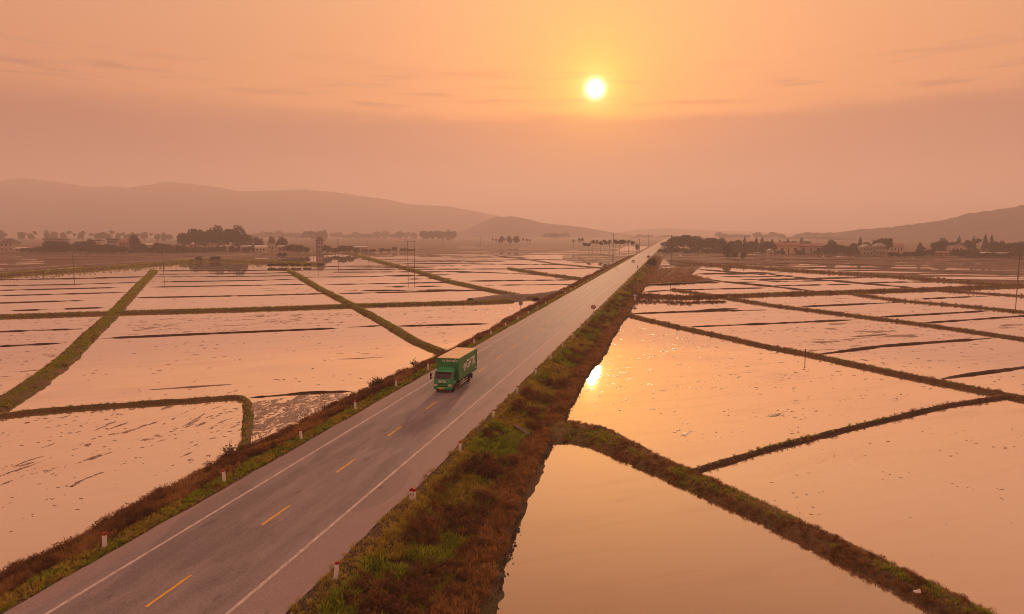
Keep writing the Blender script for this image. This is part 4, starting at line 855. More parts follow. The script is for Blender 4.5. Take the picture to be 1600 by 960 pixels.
def house(name, x, yb, wpx, hpx, roof, rpx, wall, rmat, label, cols=3, storeys=1, deep=0.8, yaw=0.0, cat='house'):
    b = at(x, yb, 0.3); k = b[1] / F; Wd, H, RH = wpx * k, hpx * k, rpx * k; Dp = Wd * deep
    r = empty(name, (b[0], b[1] + Dp / 2, 0.25), yaw); tag(r, label, cat)
    MB().box((0, 0, H / 2 - 0.3), (Wd, Dp, H + 0.6)).build('wall', M_WALLS[wall], r)
    ov = 0.06 * Wd
    if roof == 'gable':
        MB().prism([(-Dp / 2 - ov, H - 0.05), (Dp / 2 + ov, H - 0.05), (Dp / 2 + ov, H + 0.12), (0, H + RH), (-Dp / 2 - ov, H + 0.12)], 'x', -Wd / 2 - ov, Wd / 2 + ov).build('roof', M_ROOFS[rmat], r)
    elif roof == 'end':                      # gable end towards the fields
        MB().prism([(-Wd / 2 - ov, H - 0.05), (Wd / 2 + ov, H - 0.05), (Wd / 2 + ov, H + 0.12), (0, H + RH), (-Wd / 2 - ov, H + 0.12)], 'y', -Dp / 2 - ov * .3, Dp / 2 + ov).build('roof', M_ROOFS[rmat], r)
    elif roof == 'hip':
        m = MB(); a, c = Wd / 2 + ov, Dp / 2 + ov; q = Wd * 0.22
        B_ = [(-a, -c, H), (a, -c, H), (a, c, H), (-a, c, H)]; T_ = [(-q, 0, H + RH), (q, 0, H + RH)]
        vs = [m.bm.verts.new(p) for p in B_ + T_]
        for f in ((0, 1, 5, 4), (1, 2, 5), (2, 3, 4, 5), (3, 0, 4), (3, 2, 1, 0)): m.bm.faces.new([vs[i] for i in f])
        m.build('roof', M_ROOFS[rmat], r)
    elif roof == 'shed':
        MB().prism([(-Dp / 2 - ov, H - 0.05), (Dp / 2 + ov, H + RH - 0.15), (Dp / 2 + ov, H + RH), (-Dp / 2 - ov, H + 0.1)], 'x', -Wd / 2 - ov, Wd / 2 + ov).build('roof', M_ROOFS[rmat], r)
    else:
        MB().box((0, 0, H + RH / 2), (Wd + 2 * ov * .5, Dp + ov, RH)).box((0, -Dp / 2 - ov * .4, H + RH * .5 + .25), (Wd + ov, 0.2, RH + .5)).build('roof', M_ROOFS[rmat], r)
    sh_ = H / storeys
    for s_i in range(storeys):
        for i in range(cols):
            xx = (-0.5 + (i + 0.5) / cols) * Wd * 0.92
            if s_i == 0 and i == cols // 2:
                d = MB().box((xx, -Dp / 2 - 0.03, sh_ * 0.36), (min(1.3, Wd / cols * .5), 0.1, sh_ * 0.72)).build('door', M_DOOR, r)
                continue
            wv = MB().box((xx, -Dp / 2 - 0.02, sh_ * (s_i + 0.52)), (Wd / cols * 0.42, 0.1, sh_ * 0.42)).build('window', M_DARKGLASS, r)
            MB().box((xx, -Dp / 2 - 0.06, sh_ * (s_i + 0.29)), (Wd / cols * 0.52, 0.22, 0.12)).build('sill', M_TRIM, wv)
    return r
house('house', 10, 393, 22, 13, 'hip', 7, 'cream', 'dark', 'cream house with dark hipped roof at the far left edge', 3, 2)
house('house', 25.5, 391.5, 7, 12, 'flat', 1.2, 'white', 'grey', 'slim pale flat-roofed block beside the far left hipped house', 2, 2)
house('shed', 30, 394, 15, 5.5, 'shed', 1.8, 'grey', 'pale', 'low shed with pale sloping roof before the slim block', 2, 1, 0.5, cat='shed')
house('house', 56, 393.5, 22, 6, 'gable', 3.2, 'brick', 'red', 'low house with reddish roof before the far left trees', 3)
house('house', 84, 389, 30, 14, 'flat', 1.5, 'grey', 'dark', 'wide grey flat-roofed house half hidden by dark trees', 4, 2, 0.5)
house('house', 150, 389, 16, 12, 'flat', 1.5, 'cream', 'dark', 'cream flat-roofed house rising between dark trees', 3, 2, 0.6)
house('house', 176, 392, 16, 16, 'flat', 2.2, 'grey', 'dark', 'tall grey house with dark flat roof left of dome tree', 3, 3, 0.7)
house('house', 194, 393, 16, 14, 'gable', 4.5, 'brick', 'red', 'reddish gabled house just left of the dome-shaped tree', 3, 2, 0.7)
house('shed', 233, 390.5, 18, 8, 'shed', 2, 'cream', 'pale', 'long pale-roofed shed right of the dome-shaped tree', 3, 1, 0.5, cat='shed')
house('house', 262, 391.5, 22, 8, 'gable', 3, 'grey', 'grey', 'grey gabled house between low trees left of big grove', 3, 1, 0.6)
house('shed', 303, 388.5, 16, 7, 'shed', 2, 'brick', 'pale', 'reddish shed with bright roof under the big grove', 2, 1, 0.5, cat='shed')
house('house', 328, 392, 19, 8.5, 'gable', 3, 'white', 'red', 'white-walled house with red roof under the big grove', 4, 1, 0.5)
house('shed', 348, 393.5, 13, 7.5, 'shed', 1.8, 'grey', 'pale', 'grey shed with bright roof below the grove middle', 2, 1, 0.6, cat='shed')
house('shed', 364, 393.5, 10, 6, 'end', 2.5, 'grey', 'grey', 'small grey gabled hut between two bright-roofed sheds', 1, 1, 0.8, cat='hut')
house('shed', 383, 393, 14, 7.5, 'shed', 1.8, 'grey', 'pale', 'bright-roofed shed below the right end of grove', 2, 1, 0.5, cat='shed')
house('house', 396, 390, 12, 18, 'flat', 1.5, 'grey', 'grey', 'grey two-storey block with window rows right of grove', 3, 2, 0.7)
house('house', 407, 394.5, 17, 7.5, 'gable', 3.5, 'white', 'pale', 'low white house with bright gabled roof before the grey block', 3, 1, 0.6)
house('house', 426, 391.5, 16, 10, 'flat', 1.2, 'white', 'grey', 'pale flat-roofed house left of the round tree', 3, 1, 0.6)
house('shed', 444, 394, 20, 8.5, 'shed', 1.6, 'brick', 'pale', 'reddish shed with bright strip roof before the round tree', 3, 1, 0.5, cat='shed')
house('tower_house', 499.5, 396.5, 12, 20, 'hip', 6, 'grey', 'dark', 'narrow dark tower-like house standing alone by power poles', 3, 3, 0.8)
house('shed', 563, 390, 20, 3.5, 'shed', 1.2, 'grey', 'pale', 'low pale-roofed shed in fields right of the tower house', 2, 1, 0.3, cat='shed')
house('house', 1232, 397, 34, 13, 'gable', 4.5, 'yellow', 'red', 'long yellow house with red roof, brighter left wing', 3, 1, 0.45)
house('house', 1267, 396.5, 38, 11.5, 'gable', 4, 'cream', 'red', 'long cream wing with red roof adjoining the yellow house', 3, 1, 0.4)
house('house', 1205, 398, 9, 6, 'end', 3, 'cream', 'grey', 'small gabled hut left of the long yellow house', 1, 1, 0.9, cat='hut')
house('house', 1356, 399, 17, 12, 'end', 5, 'grey', 'grey', 'grey house with gable end facing the fields under tall trees', 3, 2, 0.9)
house('house', 1376, 399, 15, 14, 'hip', 5, 'grey', 'grey', 'taller grey house with hipped roof under tall trees', 3, 2, 0.9)
house('house', 1401, 394, 22, 8, 'gable', 5, 'white', 'red', 'white house with long red roof behind the hedge shrubs', 4, 1, 0.7)
house('house', 1495, 399, 19, 15, 'gable', 0.5, 'white', 'grey', 'white house body with three dark windows among trees', 3, 1, 0.6)
house('house', 1503, 398.2, 9, 13, 'end', 6, 'white', 'dark', 'narrow white gable front beside the white house body', 1, 1, 0.9)
house('shed', 1474, 400, 18, 5, 'gable', 2.5, 'brick', 'red', 'low red-roofed hut left of the white gable house', 2, 1, 0.5, cat='hut')
house('shed', 1541, 400.5, 14, 5, 'shed', 1.5, 'grey', 'pale', 'small pale-roofed hut among trees right of white house', 2, 1, 0.5, cat='hut')
house('shed', 1566, 401.5, 20, 5, 'gable', 2.5, 'grey', 'grey', 'long low grey hut before the trees at right edge', 3, 1, 0.4, cat='hut')
house('shed', 1520, 396, 9, 6, 'shed', 1.5, 'white', 'pale', 'tiny bright hut just right of the white gable house', 1, 1, 0.6, cat='hut')

# ------------------------------------------------------------------ power poles
M_POLE = plain('dark concrete pole', (0.12, 0.085, 0.07), (0.09, 0.065, 0.055), 0.85)
M_CERAMIC = plain('insulator ceramic', (0.2, 0.12, 0.09), None, 0.3)
def pole(x, yt, yb, label, arms=1, r=0.16, zb=0.0, yaw=0.0):
    b_ = at(x, yb, zb); k = b_[1] / F; H = (yb - yt) * k
    o = empty('utility_pole', b_, yaw); tag(o, label, 'power pole', 'power poles across the plain')
    MB().tube((0, 0, -1.2), (0, 0, H), r * 1.25, r * 0.75, 9).build('shaft', M_POLE, o)
    for i in range(arms):
        z_ = H - 0.35 - i * 1.1; c_ = MB().box((0, 0, z_), (2.2, 0.13, 0.13)).build('crossarm', M_POLE, o)
        for xx in (-0.95, 0, 0.95): MB().tube((xx, 0, z_ + .06), (xx, 0, z_ + 0.34), 0.06, 0.045, 6).build('insulator', M_CERAMIC, c_)
    return o
pole(115, 397.5, 422, 'power pole standing in flooded paddies at far left', 0)
pole(255.5, 395, 421, 'thin power pole on the far left bank', 0, 0.12)
pole(386, 372, 397, 'power pole before the right end of the big grove', 1)
pole(424.5, 383, 397, 'short power pole before the round tree and sheds', 0, 0.13)
pole(489.5, 372.5, 397, 'power pole just left of the dark tower house', 1)
pole(496.5, 369, 400, 'tall power pole against the dark tower house', 1, 0.2)
pole(528.5, 374, 400, 'power pole with broad crossarm right of the tower house', 1, 0.2)
pole(575, 376.5, 396, 'lone power pole above the low shed in fields', 1)
pole(633, 371, 390, 'small far power pole left of the paired poles', 1, 0.2)
o = empty('utility_pole', at(642.5, 414), 0); tag(o, 'paired H-frame power pole standing in the far paddies', 'power pole', 'power poles across the plain')
k = at(642.5, 414)[1] / F
for xx in (-1.9, 1.9): MB().tube((xx * k * F / 400, 0, -1.2), (xx * k * F / 400, 0, 37 * k), 0.2, 0.13, 9).build('shaft', M_POLE, o)
MB().box((0, -0.2, 36 * k), (6.4, 0.16, 0.16)).build('crossarm', M_POLE, o)
pole(693, 369.5, 384, 'lone far power pole right of the flat-topped grove', 0, 0.2)
pole(751, 371, 385, 'faint far power pole left of the palm clump', 0, 0.2)
pole(957.5, 366.5, 415.5, 'tall power pole at the left road edge by the grove', 1, 0.19)
pole(999, 374, 395, 'far power pole at the right end of roadside grove', 1, 0.2)
pole(1013, 364, 386, 'hazy far power pole beside the vanishing road', 0, 0.22)
pole(1048.5, 367.5, 412, 'tall power pole before the dense right grove', 1, 0.19)
pole(1590, 396.5, 442, 'power pole standing in paddies at the right edge', 0)
o = MB().tube((0, 0, -0.3), (0.02, 0, 1.15), 0.06, 0.05, 7).tube((-.12, 0, 1.05), (.16, 0, 1.05), .03, .03, 6).build('stake', M_POLE); o.location = at(1258, 557.5, 0.3)
tag(o, 'thin stake stuck in the bund of the glittering paddy', 'stake')

# ------------------------------------------------------------------ verge bollards, signs, slab
M_POSTW = plain('chalky white paint', (0.88, 0.84, 0.82), (0.78, 0.72, 0.69), 0.75, 5.0)
M_POSTR = plain('red paint', (0.42, 0.025, 0.03), (0.34, 0.02, 0.025), 0.5, 5.0)
bp = empty('bollard', (0, 0, 0))
MB().box((0, 0, 0.29), (0.20, 0.20, 0.98), bevel=0.02, taper=0.9).build('post', M_POSTW, bp)
MB().box((0, 0, 0.855), (0.205, 0.205, 0.15), bevel=0.025, taper=0.85).build('cap', M_POSTR, bp)
MB().box((0, 0, -0.02), (0.42, 0.42, 0.14), bevel=0.03).build('footing', M_CONCRETE, bp)
remember(bp); first = True
def put_bollard(s, t, z_, label, group, lean=(0, 0)):
    global first
    o = bp if first else copy_tree(bp)
    first = False
    o.location = st(s, t, z_); o.rotation_euler = (lean[0], lean[1], -TH + random.uniform(-.1, .1)); o.name = 'bollard'
    tag(o, label, 'bollard', group)
for side, t_, s1 in (('left', -29.8, 29.4), ('right', -16.0, 29.4)):
    for i in range(28):
        s = s1 + 10.05 * i + random.uniform(-.25, .25)
        if side == 'left' and 168 < s < 186: continue
        if side == 'right' and i == 1: continue
        z_ = 1.40
        if i < 12: lab = 'white bollard with red cap on the %s verge, %s from the bottom edge' % (side, ORD[i])
        elif i < 18: lab = 'small far white bollard on the %s verge before the junction' % side
        else: lab = 'tiny hazy white bollard far up the %s verge' % side
        put_bollard(s, t_, z_, lab, 'bollards along the %s verge' % side, (random.uniform(-.04, .04), random.uniform(-.06, .06) + (0.09 if side == 'right' and i in (0, 3) else 0)))

def text_obj(name, body, size, mat, parent, M, extrude=0.006, bold=0.0, spacing=1.0):
    c = bpy.data.curves.new(name, 'FONT'); c.body = body; c.size = size; c.extrude = extrude; c.align_x = 'CENTER'; c.align_y = 'CENTER'; c.offset = bold; c.space_character = spacing; c.resolution_u = 3
    tmp = bpy.data.objects.new(name, c); COL.objects.link(tmp); dg = bpy.context.evaluated_depsgraph_get(); dg.update()
    me = bpy.data.meshes.new_from_object(tmp.evaluated_get(dg)); bpy.data.objects.remove(tmp)
    me.materials.clear(); me.materials.append(mat); me.transform(M)
    return mesh_obj(name, me, mat, parent)
M_INK = plain('dark lettering', (0.06, 0.03, 0.06), None, 0.6)
def basis(xa, ya, za, o): return Matrix(((xa[0], ya[0], za[0], o[0]), (xa[1], ya[1], za[1], o[1]), (xa[2], ya[2], za[2], o[2]), (0, 0, 0, 1)))
ks = empty('marker_stone', st(39.66, -16.0, 1.40), -TH); tag(ks, 'wide white marker stone with rounded red top and dark writing', 'marker stone')
MB().prism([(-0.2, -.2), (0.2, -.2), (0.2, 0.62), (-0.2, 0.62)], 'y', -0.09, 0.09).build('stone', M_POSTW, ks)
MB().prism([(-0.2, 0.622), (0.2, 0.622)] + [(0.2 * math.cos(a), 0.70 + 0.15 * math.sin(a)) for a in np.linspace(0, math.pi, 9)], 'y', -0.092, 0.092).build('cap', M_POSTR, ks)
text_obj('lettering', 'H7', 0.26, M_INK, ks, basis((1, 0, 0), (0, 0, 1), (0, -1, 0), (0, -0.093, 0.40)))

M_METAL = plain('grey sign metal', (0.35, 0.33, 0.33), None, 0.45, metal=0.6)
M_SIGNW = plain('sign white', (0.75, 0.68, 0.66), None, 0.5)
def disc_mb(r, y0, y1, n=28, rin=0):
    m = MB()
    if rin == 0: m.prism([(r * math.cos(a), r * math.sin(a)) for a in np.linspace(0, 2 * math.pi, n, endpoint=False)], 'y', y0, y1)
    else:
        A = [[m.bm.verts.new((rr * math.cos(a), y, rr * math.sin(a))) for a in np.linspace(0, 2 * math.pi, n, endpoint=False)] for rr, y in ((r, y0), (rin, y0), (rin, y1), (r, y1))]
        for k_ in range(4):
            for i in range(n): m.bm.faces.new((A[k_][i], A[k_][(i + 1) % n], A[(k_ + 1) % 4][(i + 1) % n], A[(k_ + 1) % 4][i]))
    return m
g_ = at(927, 494.5, 1.35)
sg = empty('traffic_sign', g_, -TH); tag(sg, 'round red-ringed no-overtaking sign on a post at the right road edge', 'traffic sign')
MB().tube((0, 0.05, -0.4), (0, 0.05, 2.45), 0.045, 0.045, 8).build('post', M_METAL, sg)
pl = disc_mb(0.50, -0.01, 0.02).build('sign_plate', M_SIGNW, sg); pl.location = (0, 0, 1.95)
rg_ = disc_mb(0.50, -0.022, -0.012, rin=0.36).build('ring', M_POSTR, pl)
for xx, mt in ((-0.14, M_POSTR), (0.14, M_INK)):
    MB().prism([(xx - .12, -.13), (xx + .12, -.13), (xx + .12, 0.02), (xx + .08, 0.12), (xx - .08, .12), (xx - .12, .02)], 'y', -0.022, -0.012).build('car_symbol', mt, pl)
g_ = at(813.5, 493.5, 0.9)
sg = empty('traffic_sign', g_, -TH); tag(sg, 'grey back of a round sign on a slim post at the left verge', 'traffic sign')
MB().tube((0, -0.05, -0.4), (0, -0.05, 3.1), 0.04, 0.04, 8).build('post', M_METAL, sg)
pl = disc_mb(0.45, -0.01, 0.02).build('sign_plate', M_METAL, sg); pl.location = (0, 0, 2.65)
MB().box((0, -0.03, -.1), (0.06, 0.03, 0.5)).box((0, -.03, .12), (.4, .03, .05)).build('bracket', M_POLE, pl)
g_ = at(992, 469, 0.6)
mk = empty('marker_post', g_, 0.1); mk.scale = (.75, .75, .75); tag(mk, 'short white post under a grey domed cover beside the level track', 'post')
MB().box((0, 0, 0.5), (0.45, 0.4, 1.4), bevel=0.03).build('post', M_POSTW, mk)
m = MB(); r_ = bmesh.ops.create_uvsphere(m.bm, u_segments=14, v_segments=8, radius=0.85)
bmesh.ops.delete(m.bm, geom=[v for v in m.bm.verts if v.co.z < -0.02], context='VERTS')
for v in m.bm.verts: v.co.z = v.co.z * 0.75 + 1.25
r2 = bmesh.ops.solidify(m.bm, geom=m.bm.faces[:], thickness=0.05); m.build('cover', M_METAL, mk, True)
sb_ = MB().box((0, 0, 0), (1.9, 0.34, 0.12), bevel=0.02).build('concrete_slab', M_CHASSIS2); sb_.location = at(816, 672, 0.95) ; sb_.rotation_euler = (0.12, 0.22, -0.85)
tag(sb_, 'grey concrete slab lying in the brush on the right slope', 'slab')
lb = MB().box((0, 0, 0.06), (0.55, 0.3, 0.16), bevel=0.05).box((0.2, 0.1, 0.14), (0.3, 0.22, 0.12), rot=(.3, .2, .4), bevel=.04).build('plastic_bag', M_SIGNW, smooth=True); lb.location = at(1433, 926, 0.78); lb.scale = (.62, .62, .62)
tag(lb, 'crumpled white plastic bag lying on the thick dry bund', 'bag')
# two leafless shrubs on the left slope
def bare_shrub(x, y, zb, h, label, seed):
    rg = np.random.default_rng(seed); r = empty('bare_shrub', at(x, y, zb)); tag(r, label, 'shrub', 'bare shrubs on the left slope'); m = MB(); V, Fc = [], []
    for i in range(16):
        a = rg.uniform(0, 6.28); sp = rg.uniform(0.1, 0.55) * h; p = Vector((0.1 * math.cos(a), 0.1 * math.sin(a), -0.1)); q = Vector((sp * math.cos(a), sp * math.sin(a), h * rg.uniform(.55, 1)))
        m.tube(p, q, 0.025, 0.008, 4, False)
        for j in range(4):
            f = rg.uniform(0.4, 0.95); c = p.lerp(q, f); e = c + Vector(rg.normal(size=3) * 0.22 * h) + Vector((0, 0, .12 * h)); m.tube(c, e, 0.012, 0.004, 3, False)
            for l in range(3):
                cc = np.array(c.lerp(e, rg.uniform(.3, 1))); d = rg.normal(size=3) * .06; e_ = rg.normal(size=3) * .035; k_ = len(V); V += [cc - d, cc + e_, cc + d, cc - e_]; Fc.append((k_, k_ + 1, k_ + 2, k_ + 3))
    m.build('stem', M_BARK, r); from_np('foliage', V, Fc, M_RED, r)
bare_shrub(581, 609, 0.4, 1.5, 'leggy bare shrub on the left slope above the mud triangle', 3)
bare_shrub(592, 603, 0.5, 1.1, 'smaller bare shrub just up the slope from the leggy one', 4)
bare_shrub(357, 716, 0.4, 1.1, 'dark weedy shrub at the water edge beside the curved bund', 5)
bare_shrub(648, 574, 0.4, 0.9, 'small bare shrub at the water edge left of the truck', 6)

# ------------------------------------------------------------------ the green truck (local: x to its near side, y back along the road)
M_TGREEN = plain('green truck paint', (0.016, 0.330, 0.115), (0.014, 0.290, 0.100), 0.32, 2.0, spec=0.5, coat=0.4)
M_TBOX = plain('green box panels', (0.040, 0.250, 0.070), (0.034, 0.220, 0.062), 0.40, 2.0, spec=0.5)
M_TROOF = plain('pale box roof with painted sheen', (0.88, 0.68, 0.40), (0.80, 0.60, 0.34), 0.30, 1.2, spec=0.5)  # white roof; the golden reflection of sun and sky is put into its colour
M_BLACK = plain('black rubber and plastic', (0.02, 0.018, 0.018), None, 0.7)
M_CHASSIS = plain('dusty chassis steel', (0.07, 0.055, 0.05), None, 0.7)
M_RAIL = plain('pale guard rail', (0.62, 0.54, 0.50), None, 0.45)
M_LAMP = plain('headlamp lens', (0.75, 0.72, 0.70), (0.6, 0.58, 0.56), 0.12, spec=0.8)
M_AMBER = plain('amber lens', (0.75, 0.25, 0.03), None, 0.2)
M_PLATE = plain('yellow number plate', (0.72, 0.46, 0.03), None, 0.5)
M_WHITEPRINT = plain('white print', (0.82, 0.80, 0.78), (0.76, 0.73, 0.71), 0.5)
M_SCREEN = plain('windscreen glass', (0.028, 0.024, 0.032), (0.02, 0.018, 0.026), 0.06, spec=0.8)
TX = -23.68
tr = empty('truck', st(67.6, TX, ROADZ + 0.05), -TH); tag(tr, 'green box truck with white lettering and pale roof driving on the road', 'truck')
# cab
pf = [(0.0, 0.50), (0.0, 0.98), (0.05, 1.42), (0.40, 2.20), (0.56, 2.36), (1.58, 2.44), (1.60, 2.36), (1.60, 0.95), (1.46, 0.95), (1.36, 0.72), (1.16, 0.88), (0.76, 0.88), (0.55, 0.72), (0.45, 0.50)]
m = MB(); m.prism(pf, 'x', -1.02, 1.02); bmesh.ops.recalc_face_normals(m.bm, faces=m.bm.faces)
for v in m.bm.verts:                        # tumblehome above the waist
    if v.co.z > 1.45: v.co.x *= 1 - 0.06 * (v.co.z - 1.45)
bmesh.ops.bevel(m.bm, geom=[e for e in m.bm.edges if abs(e.verts[0].co.x - e.verts[1].co.x) < 0.2 and e.calc_face_angle(0) > 1.0], offset=0.05, segments=2, affect='EDGES')
cab = m.build('cab', M_TGREEN, tr)
def onslope(zv, off): # y of the windscreen plane at height z
    return np.interp(zv, [0.98, 1.42, 2.20, 2.36], [0.0, 0.05, 0.40, 0.56]) - off
m = MB(); a, c_ = 1.50, 2.17
vs = [(-0.90, onslope(a, .012), a), (0.90, onslope(a, .012), a), (0.86, onslope(c_, .012), c_), (-0.86, onslope(c_, .012), c_)]
m.quad(*vs); 
ws = m.build('windscreen', M_SCREEN, tr)
m = MB(); m.quad(*[(x_ * 1.04, y_ + .006, z_ + (-.05 if i < 2 else .04)) for i, (x_, y_, z_) in enumerate(vs)]); m.build('windscreen_seal', M_BLACK, tr)
for s_ in (-1, 1):
    d = MB().box((s_ * 1.022, 0.98, 1.40), (0.02, 0.95, 0.98), bevel=0.006)
    for v in d.bm.verts:
        if v.co.z > 1.45: v.co.x *= 1 - 0.055 * (v.co.z - 1.45)
    d = d.build('door', M_TGREEN, tr)
    q = MB().prism([(0.50, 1.55), (1.38, 1.55), (1.38, 2.12), (0.70, 2.12)], 'x', s_ * 1.012, s_ * 1.036)
    for v in q.bm.verts: v.co.x *= 1 - 0.05 * (v.co.z - 1.45)
    q.build('window', M_SCREEN, d)
    MB().box((s_ * 1.045, 1.30, 1.32), (0.03, 0.16, 0.04)).build('handle', M_BLACK, d)
    hl = MB().box((s_ * 0.80, -0.012, 0.84), (0.34, 0.06, 0.24), bevel=0.04).build('headlight', M_LAMP, tr)
    MB().box((s_ * 1.0, 0.06, 0.86), (0.07, 0.14, 0.18), bevel=0.02).build('indicator', M_AMBER, hl)
    mi = MB().tube((s_ * 1.0, 0.32, 2.05), (s_ * 1.32, 0.10, 2.02), 0.018).tube((s_ * 1.0, 0.3, 1.5), (s_ * 1.32, 0.10, 1.56), 0.018).box((s_ * 1.34, 0.08, 1.88), (0.20, 0.09, 0.38), bevel=0.03).box((s_ * 1.34, 0.08, 1.54), (0.20, 0.09, 0.20), bevel=0.03).build('mirror', M_BLACK, tr)
    MB().box((s_ * 0.55, -0.03, 0.50), (0.16, 0.05, 0.1), bevel=.02).build('fog_lamp', M_LAMP, tr)
MB().box((0, 0.02, 0.52), (2.06, 0.22, 0.26), bevel=0.05).build('bumper', M_TGREEN, tr)
MB().box((0, -0.012, 0.72), (1.9, 0.03, 0.045)).build('bumper_gap', M_BLACK, tr)
MB().box((0, 0.004, 1.00), (1.0, 0.03, 0.06)).box((0, 0.0, 0.89), (0.95, 0.03, 0.05)).build('grille', M_CHASSIS, tr)
pt = MB().box((-0.12, -0.105, 0.52), (0.62, 0.02, 0.20), bevel=0.008).build('number_plate', M_PLATE, tr)
text_obj('lettering', 'GHTK', 0.33, M_WHITEPRINT, cab, basis((1, 0, 0), (0, 0.11, 0.99), (0, -1, 0.1), (-0.08, 0.012, 1.22)), 0.004, 0.010)
for xx in (-0.4, 0.35): MB().tube((xx - .3, 0.028, 1.49), (xx + .25, 0.19, 1.80), 0.012, 0.008, 4).build('wiper', M_BLACK, tr)
MB().prism([(0.75, 2.40), (1.62, 2.46), (1.62, 2.56), (1.2, 2.53)], 'x', -0.8, 0.8).build('roof_fairing', M_TGREEN, tr)
# box body
B0, B1, BZ0, BZ1, BX = 1.78, 8.62, 0.98, 3.42, 1.27
m = MB().box((0, (B0 + B1) / 2, (BZ0 + BZ1) / 2), (2 * BX, B1 - B0, BZ1 - BZ0), bevel=0.012)
box = m.build('cargo_box', M_TBOX, tr)
m = MB().box((0, (B0 + B1) / 2, BZ1 + 0.022), (2 * BX - 0.07, B1 - B0 - 0.07, 0.05), bevel=0.015)
rf = m.build('box_roof', M_TROOF, tr)
for i in range(8): MB().box((0, B0 + 0.5 + i * 0.83, BZ1 + 0.052), (2 * BX - 0.2, 0.035, 0.014)).build('roof_rib', M_TROOF, rf)
for s_ in (-1, 1):
    for y_ in (B0 + 0.03, B1 - 0.03): MB().box((s_ * (BX - 0.01), y_, (BZ0 + BZ1) / 2), (0.05, 0.075, BZ1 - BZ0 + .03)).build('corner_post', M_TGREEN if y_ < 4 else M_CHASSIS, box)
    MB().box((s_ * (BX - 0.008), (B0 + B1) / 2, BZ1 - 0.03), (0.045, B1 - B0 - .16, 0.07)).build('top_rail', M_TGREEN, box)
    MB().box((s_ * (BX - 0.008), (B0 + B1) / 2, BZ0 + 0.04), (0.045, B1 - B0 - .16, 0.09)).build('bottom_rail', M_CHASSIS, box)
    for i in range(5): MB().box((s_ * (BX + 0.002), B0 + 1.14 + i * 1.14, (BZ0 + BZ1) / 2), (0.008, 0.02, BZ1 - BZ0 - 0.25)).build('panel_seam', M_TBOX, box)
    txm = basis((0, s_, 0), (0, 0, 1), (s_, 0, 0), (s_ * (BX + 0.014), 6.1 if s_ > 0 else 4.6, 2.28))
    text_obj('lettering', 'GHTK', 1.34, M_WHITEPRINT, box, txm, 0.006, 0.03, 0.92)
    em = MB(); cy, cz, R0 = (3.75 if s_ > 0 else 6.95), 2.20, 0.38
    n_ = 26; A = [[em.bm.verts.new((s_ * (BX + o_), cy + s_ * rr * math.cos(a), cz + rr * math.sin(a))) for a in np.linspace(0, 2 * math.pi, n_, endpoint=False)] for rr, o_ in ((R0, .006), (R0, .02), (R0 * .62, .02), (R0 * .62, .006))]
    for k_ in range(3):
        for i in range(n_):
            if k_ in (1,) or True: em.bm.faces.new((A[k_][i], A[k_][(i + 1) % n_], A[k_ + 1][(i + 1) % n_], A[k_ + 1][i]))
    em.box((s_ * (BX + 0.013), cy + s_ * 0.03, cz), (0.014, 0.34, 0.16)).box((s_ * (BX + 0.013), cy - s_ * .10, cz + .12), (0.012, 0.14, 0.2)).box((s_ * (BX + 0.013), cy - s_ * .02, cz - .42), (0.012, 0.2, 0.16))
    em.build('emblem', M_WHITEPRINT, box)
    for z_ in (0.46, 0.72): MB().box((s_ * 1.18, 3.75, z_), (0.05, 2.9, 0.10), bevel=0.01).build('side_guard', M_RAIL, tr)
    for y_ in (2.5, 5.0): MB().box((s_ * 1.12, y_, 0.72), (0.06, 0.07, 0.6)).build('guard_bracket', M_CHASSIS, tr)
    MB().box((s_ * 0.95, 7.05, 0.50), (0.5, 0.03, 0.5)).build('mud_flap', M_BLACK, tr)
    MB().box((s_ * (BX + .012), 8.15, 1.28), (0.012, 0.34, 0.2)).build('data_label', M_WHITEPRINT, box)
    MB().box((s_ * .75, 8.64, .86), (.5, .06, .12), bevel=.01).build('tail_light', M_POSTR, tr)
text_obj('lettering', 'NI THU MIỂU', 0.30, M_WHITEPRINT, box, basis((1, 0, 0), (0, 0, 1), (0, -1, 0), (0.25, B0 - 0.012, 3.14)), 0.004, 0.006)
for xx in (-0.02, ): MB().box((xx, B1 + 0.012, 2.2), (0.02, 0.02, 2.3)).box((0.5, B1 + .02, 2.2), (.03, .03, 2.2)).box((-.5, B1 + .02, 2.2), (.03, .03, 2.2)).build('rear_door_bars', M_CHASSIS, box)
MB().box((0.36, 4.9, 0.72), (0.10, 7.3, 0.24)).box((-0.36, 4.9, 0.72), (0.10, 7.3, 0.24)).box((0, 2.2, .92), (2.2, .1, .1)).box((0, 4.2, .92), (2.2, .1, .1)).box((0, 7.6, .92), (2.2, .1, .1)).build('chassis', M_CHASSIS, tr)
MB().box((0.80, 3.4, 0.66), (0.5, 1.0, 0.48), bevel=0.06).build('fuel_tank', M_CHASSIS, tr)
MB().box((-0.80, 3.2, 0.68), (0.5, 0.7, 0.42), bevel=0.03).build('battery_box', M_BLACK, tr)
def wheel(parent, x, y, r, wd):
    m = MB().tube((x - wd / 2, y, r), (x + wd / 2, y, r), r, r, 26)
    bmesh.ops.bevel(m.bm, geom=[e for e in m.bm.edges if abs(e.verts[0].co.x - e.verts[1].co.x) < 1e-4], offset=r * 0.09, segments=2, affect='EDGES')
    wo_ = m.build('wheel', M_BLACK, parent); s_ = 1 if x > 0 else -1
    MB().tube((x + s_ * (wd / 2 - 0.06), y, r), (x + s_ * (wd / 2 + 0.012), y, r), r * 0.60, r * 0.52, 18).tube((x, y, r), (x + s_ * (wd / 2 + 0.05), y, r), r * 0.18, r * 0.15, 10).build('rim', M_CHASSIS if wd > .2 else M_METAL, wo_)
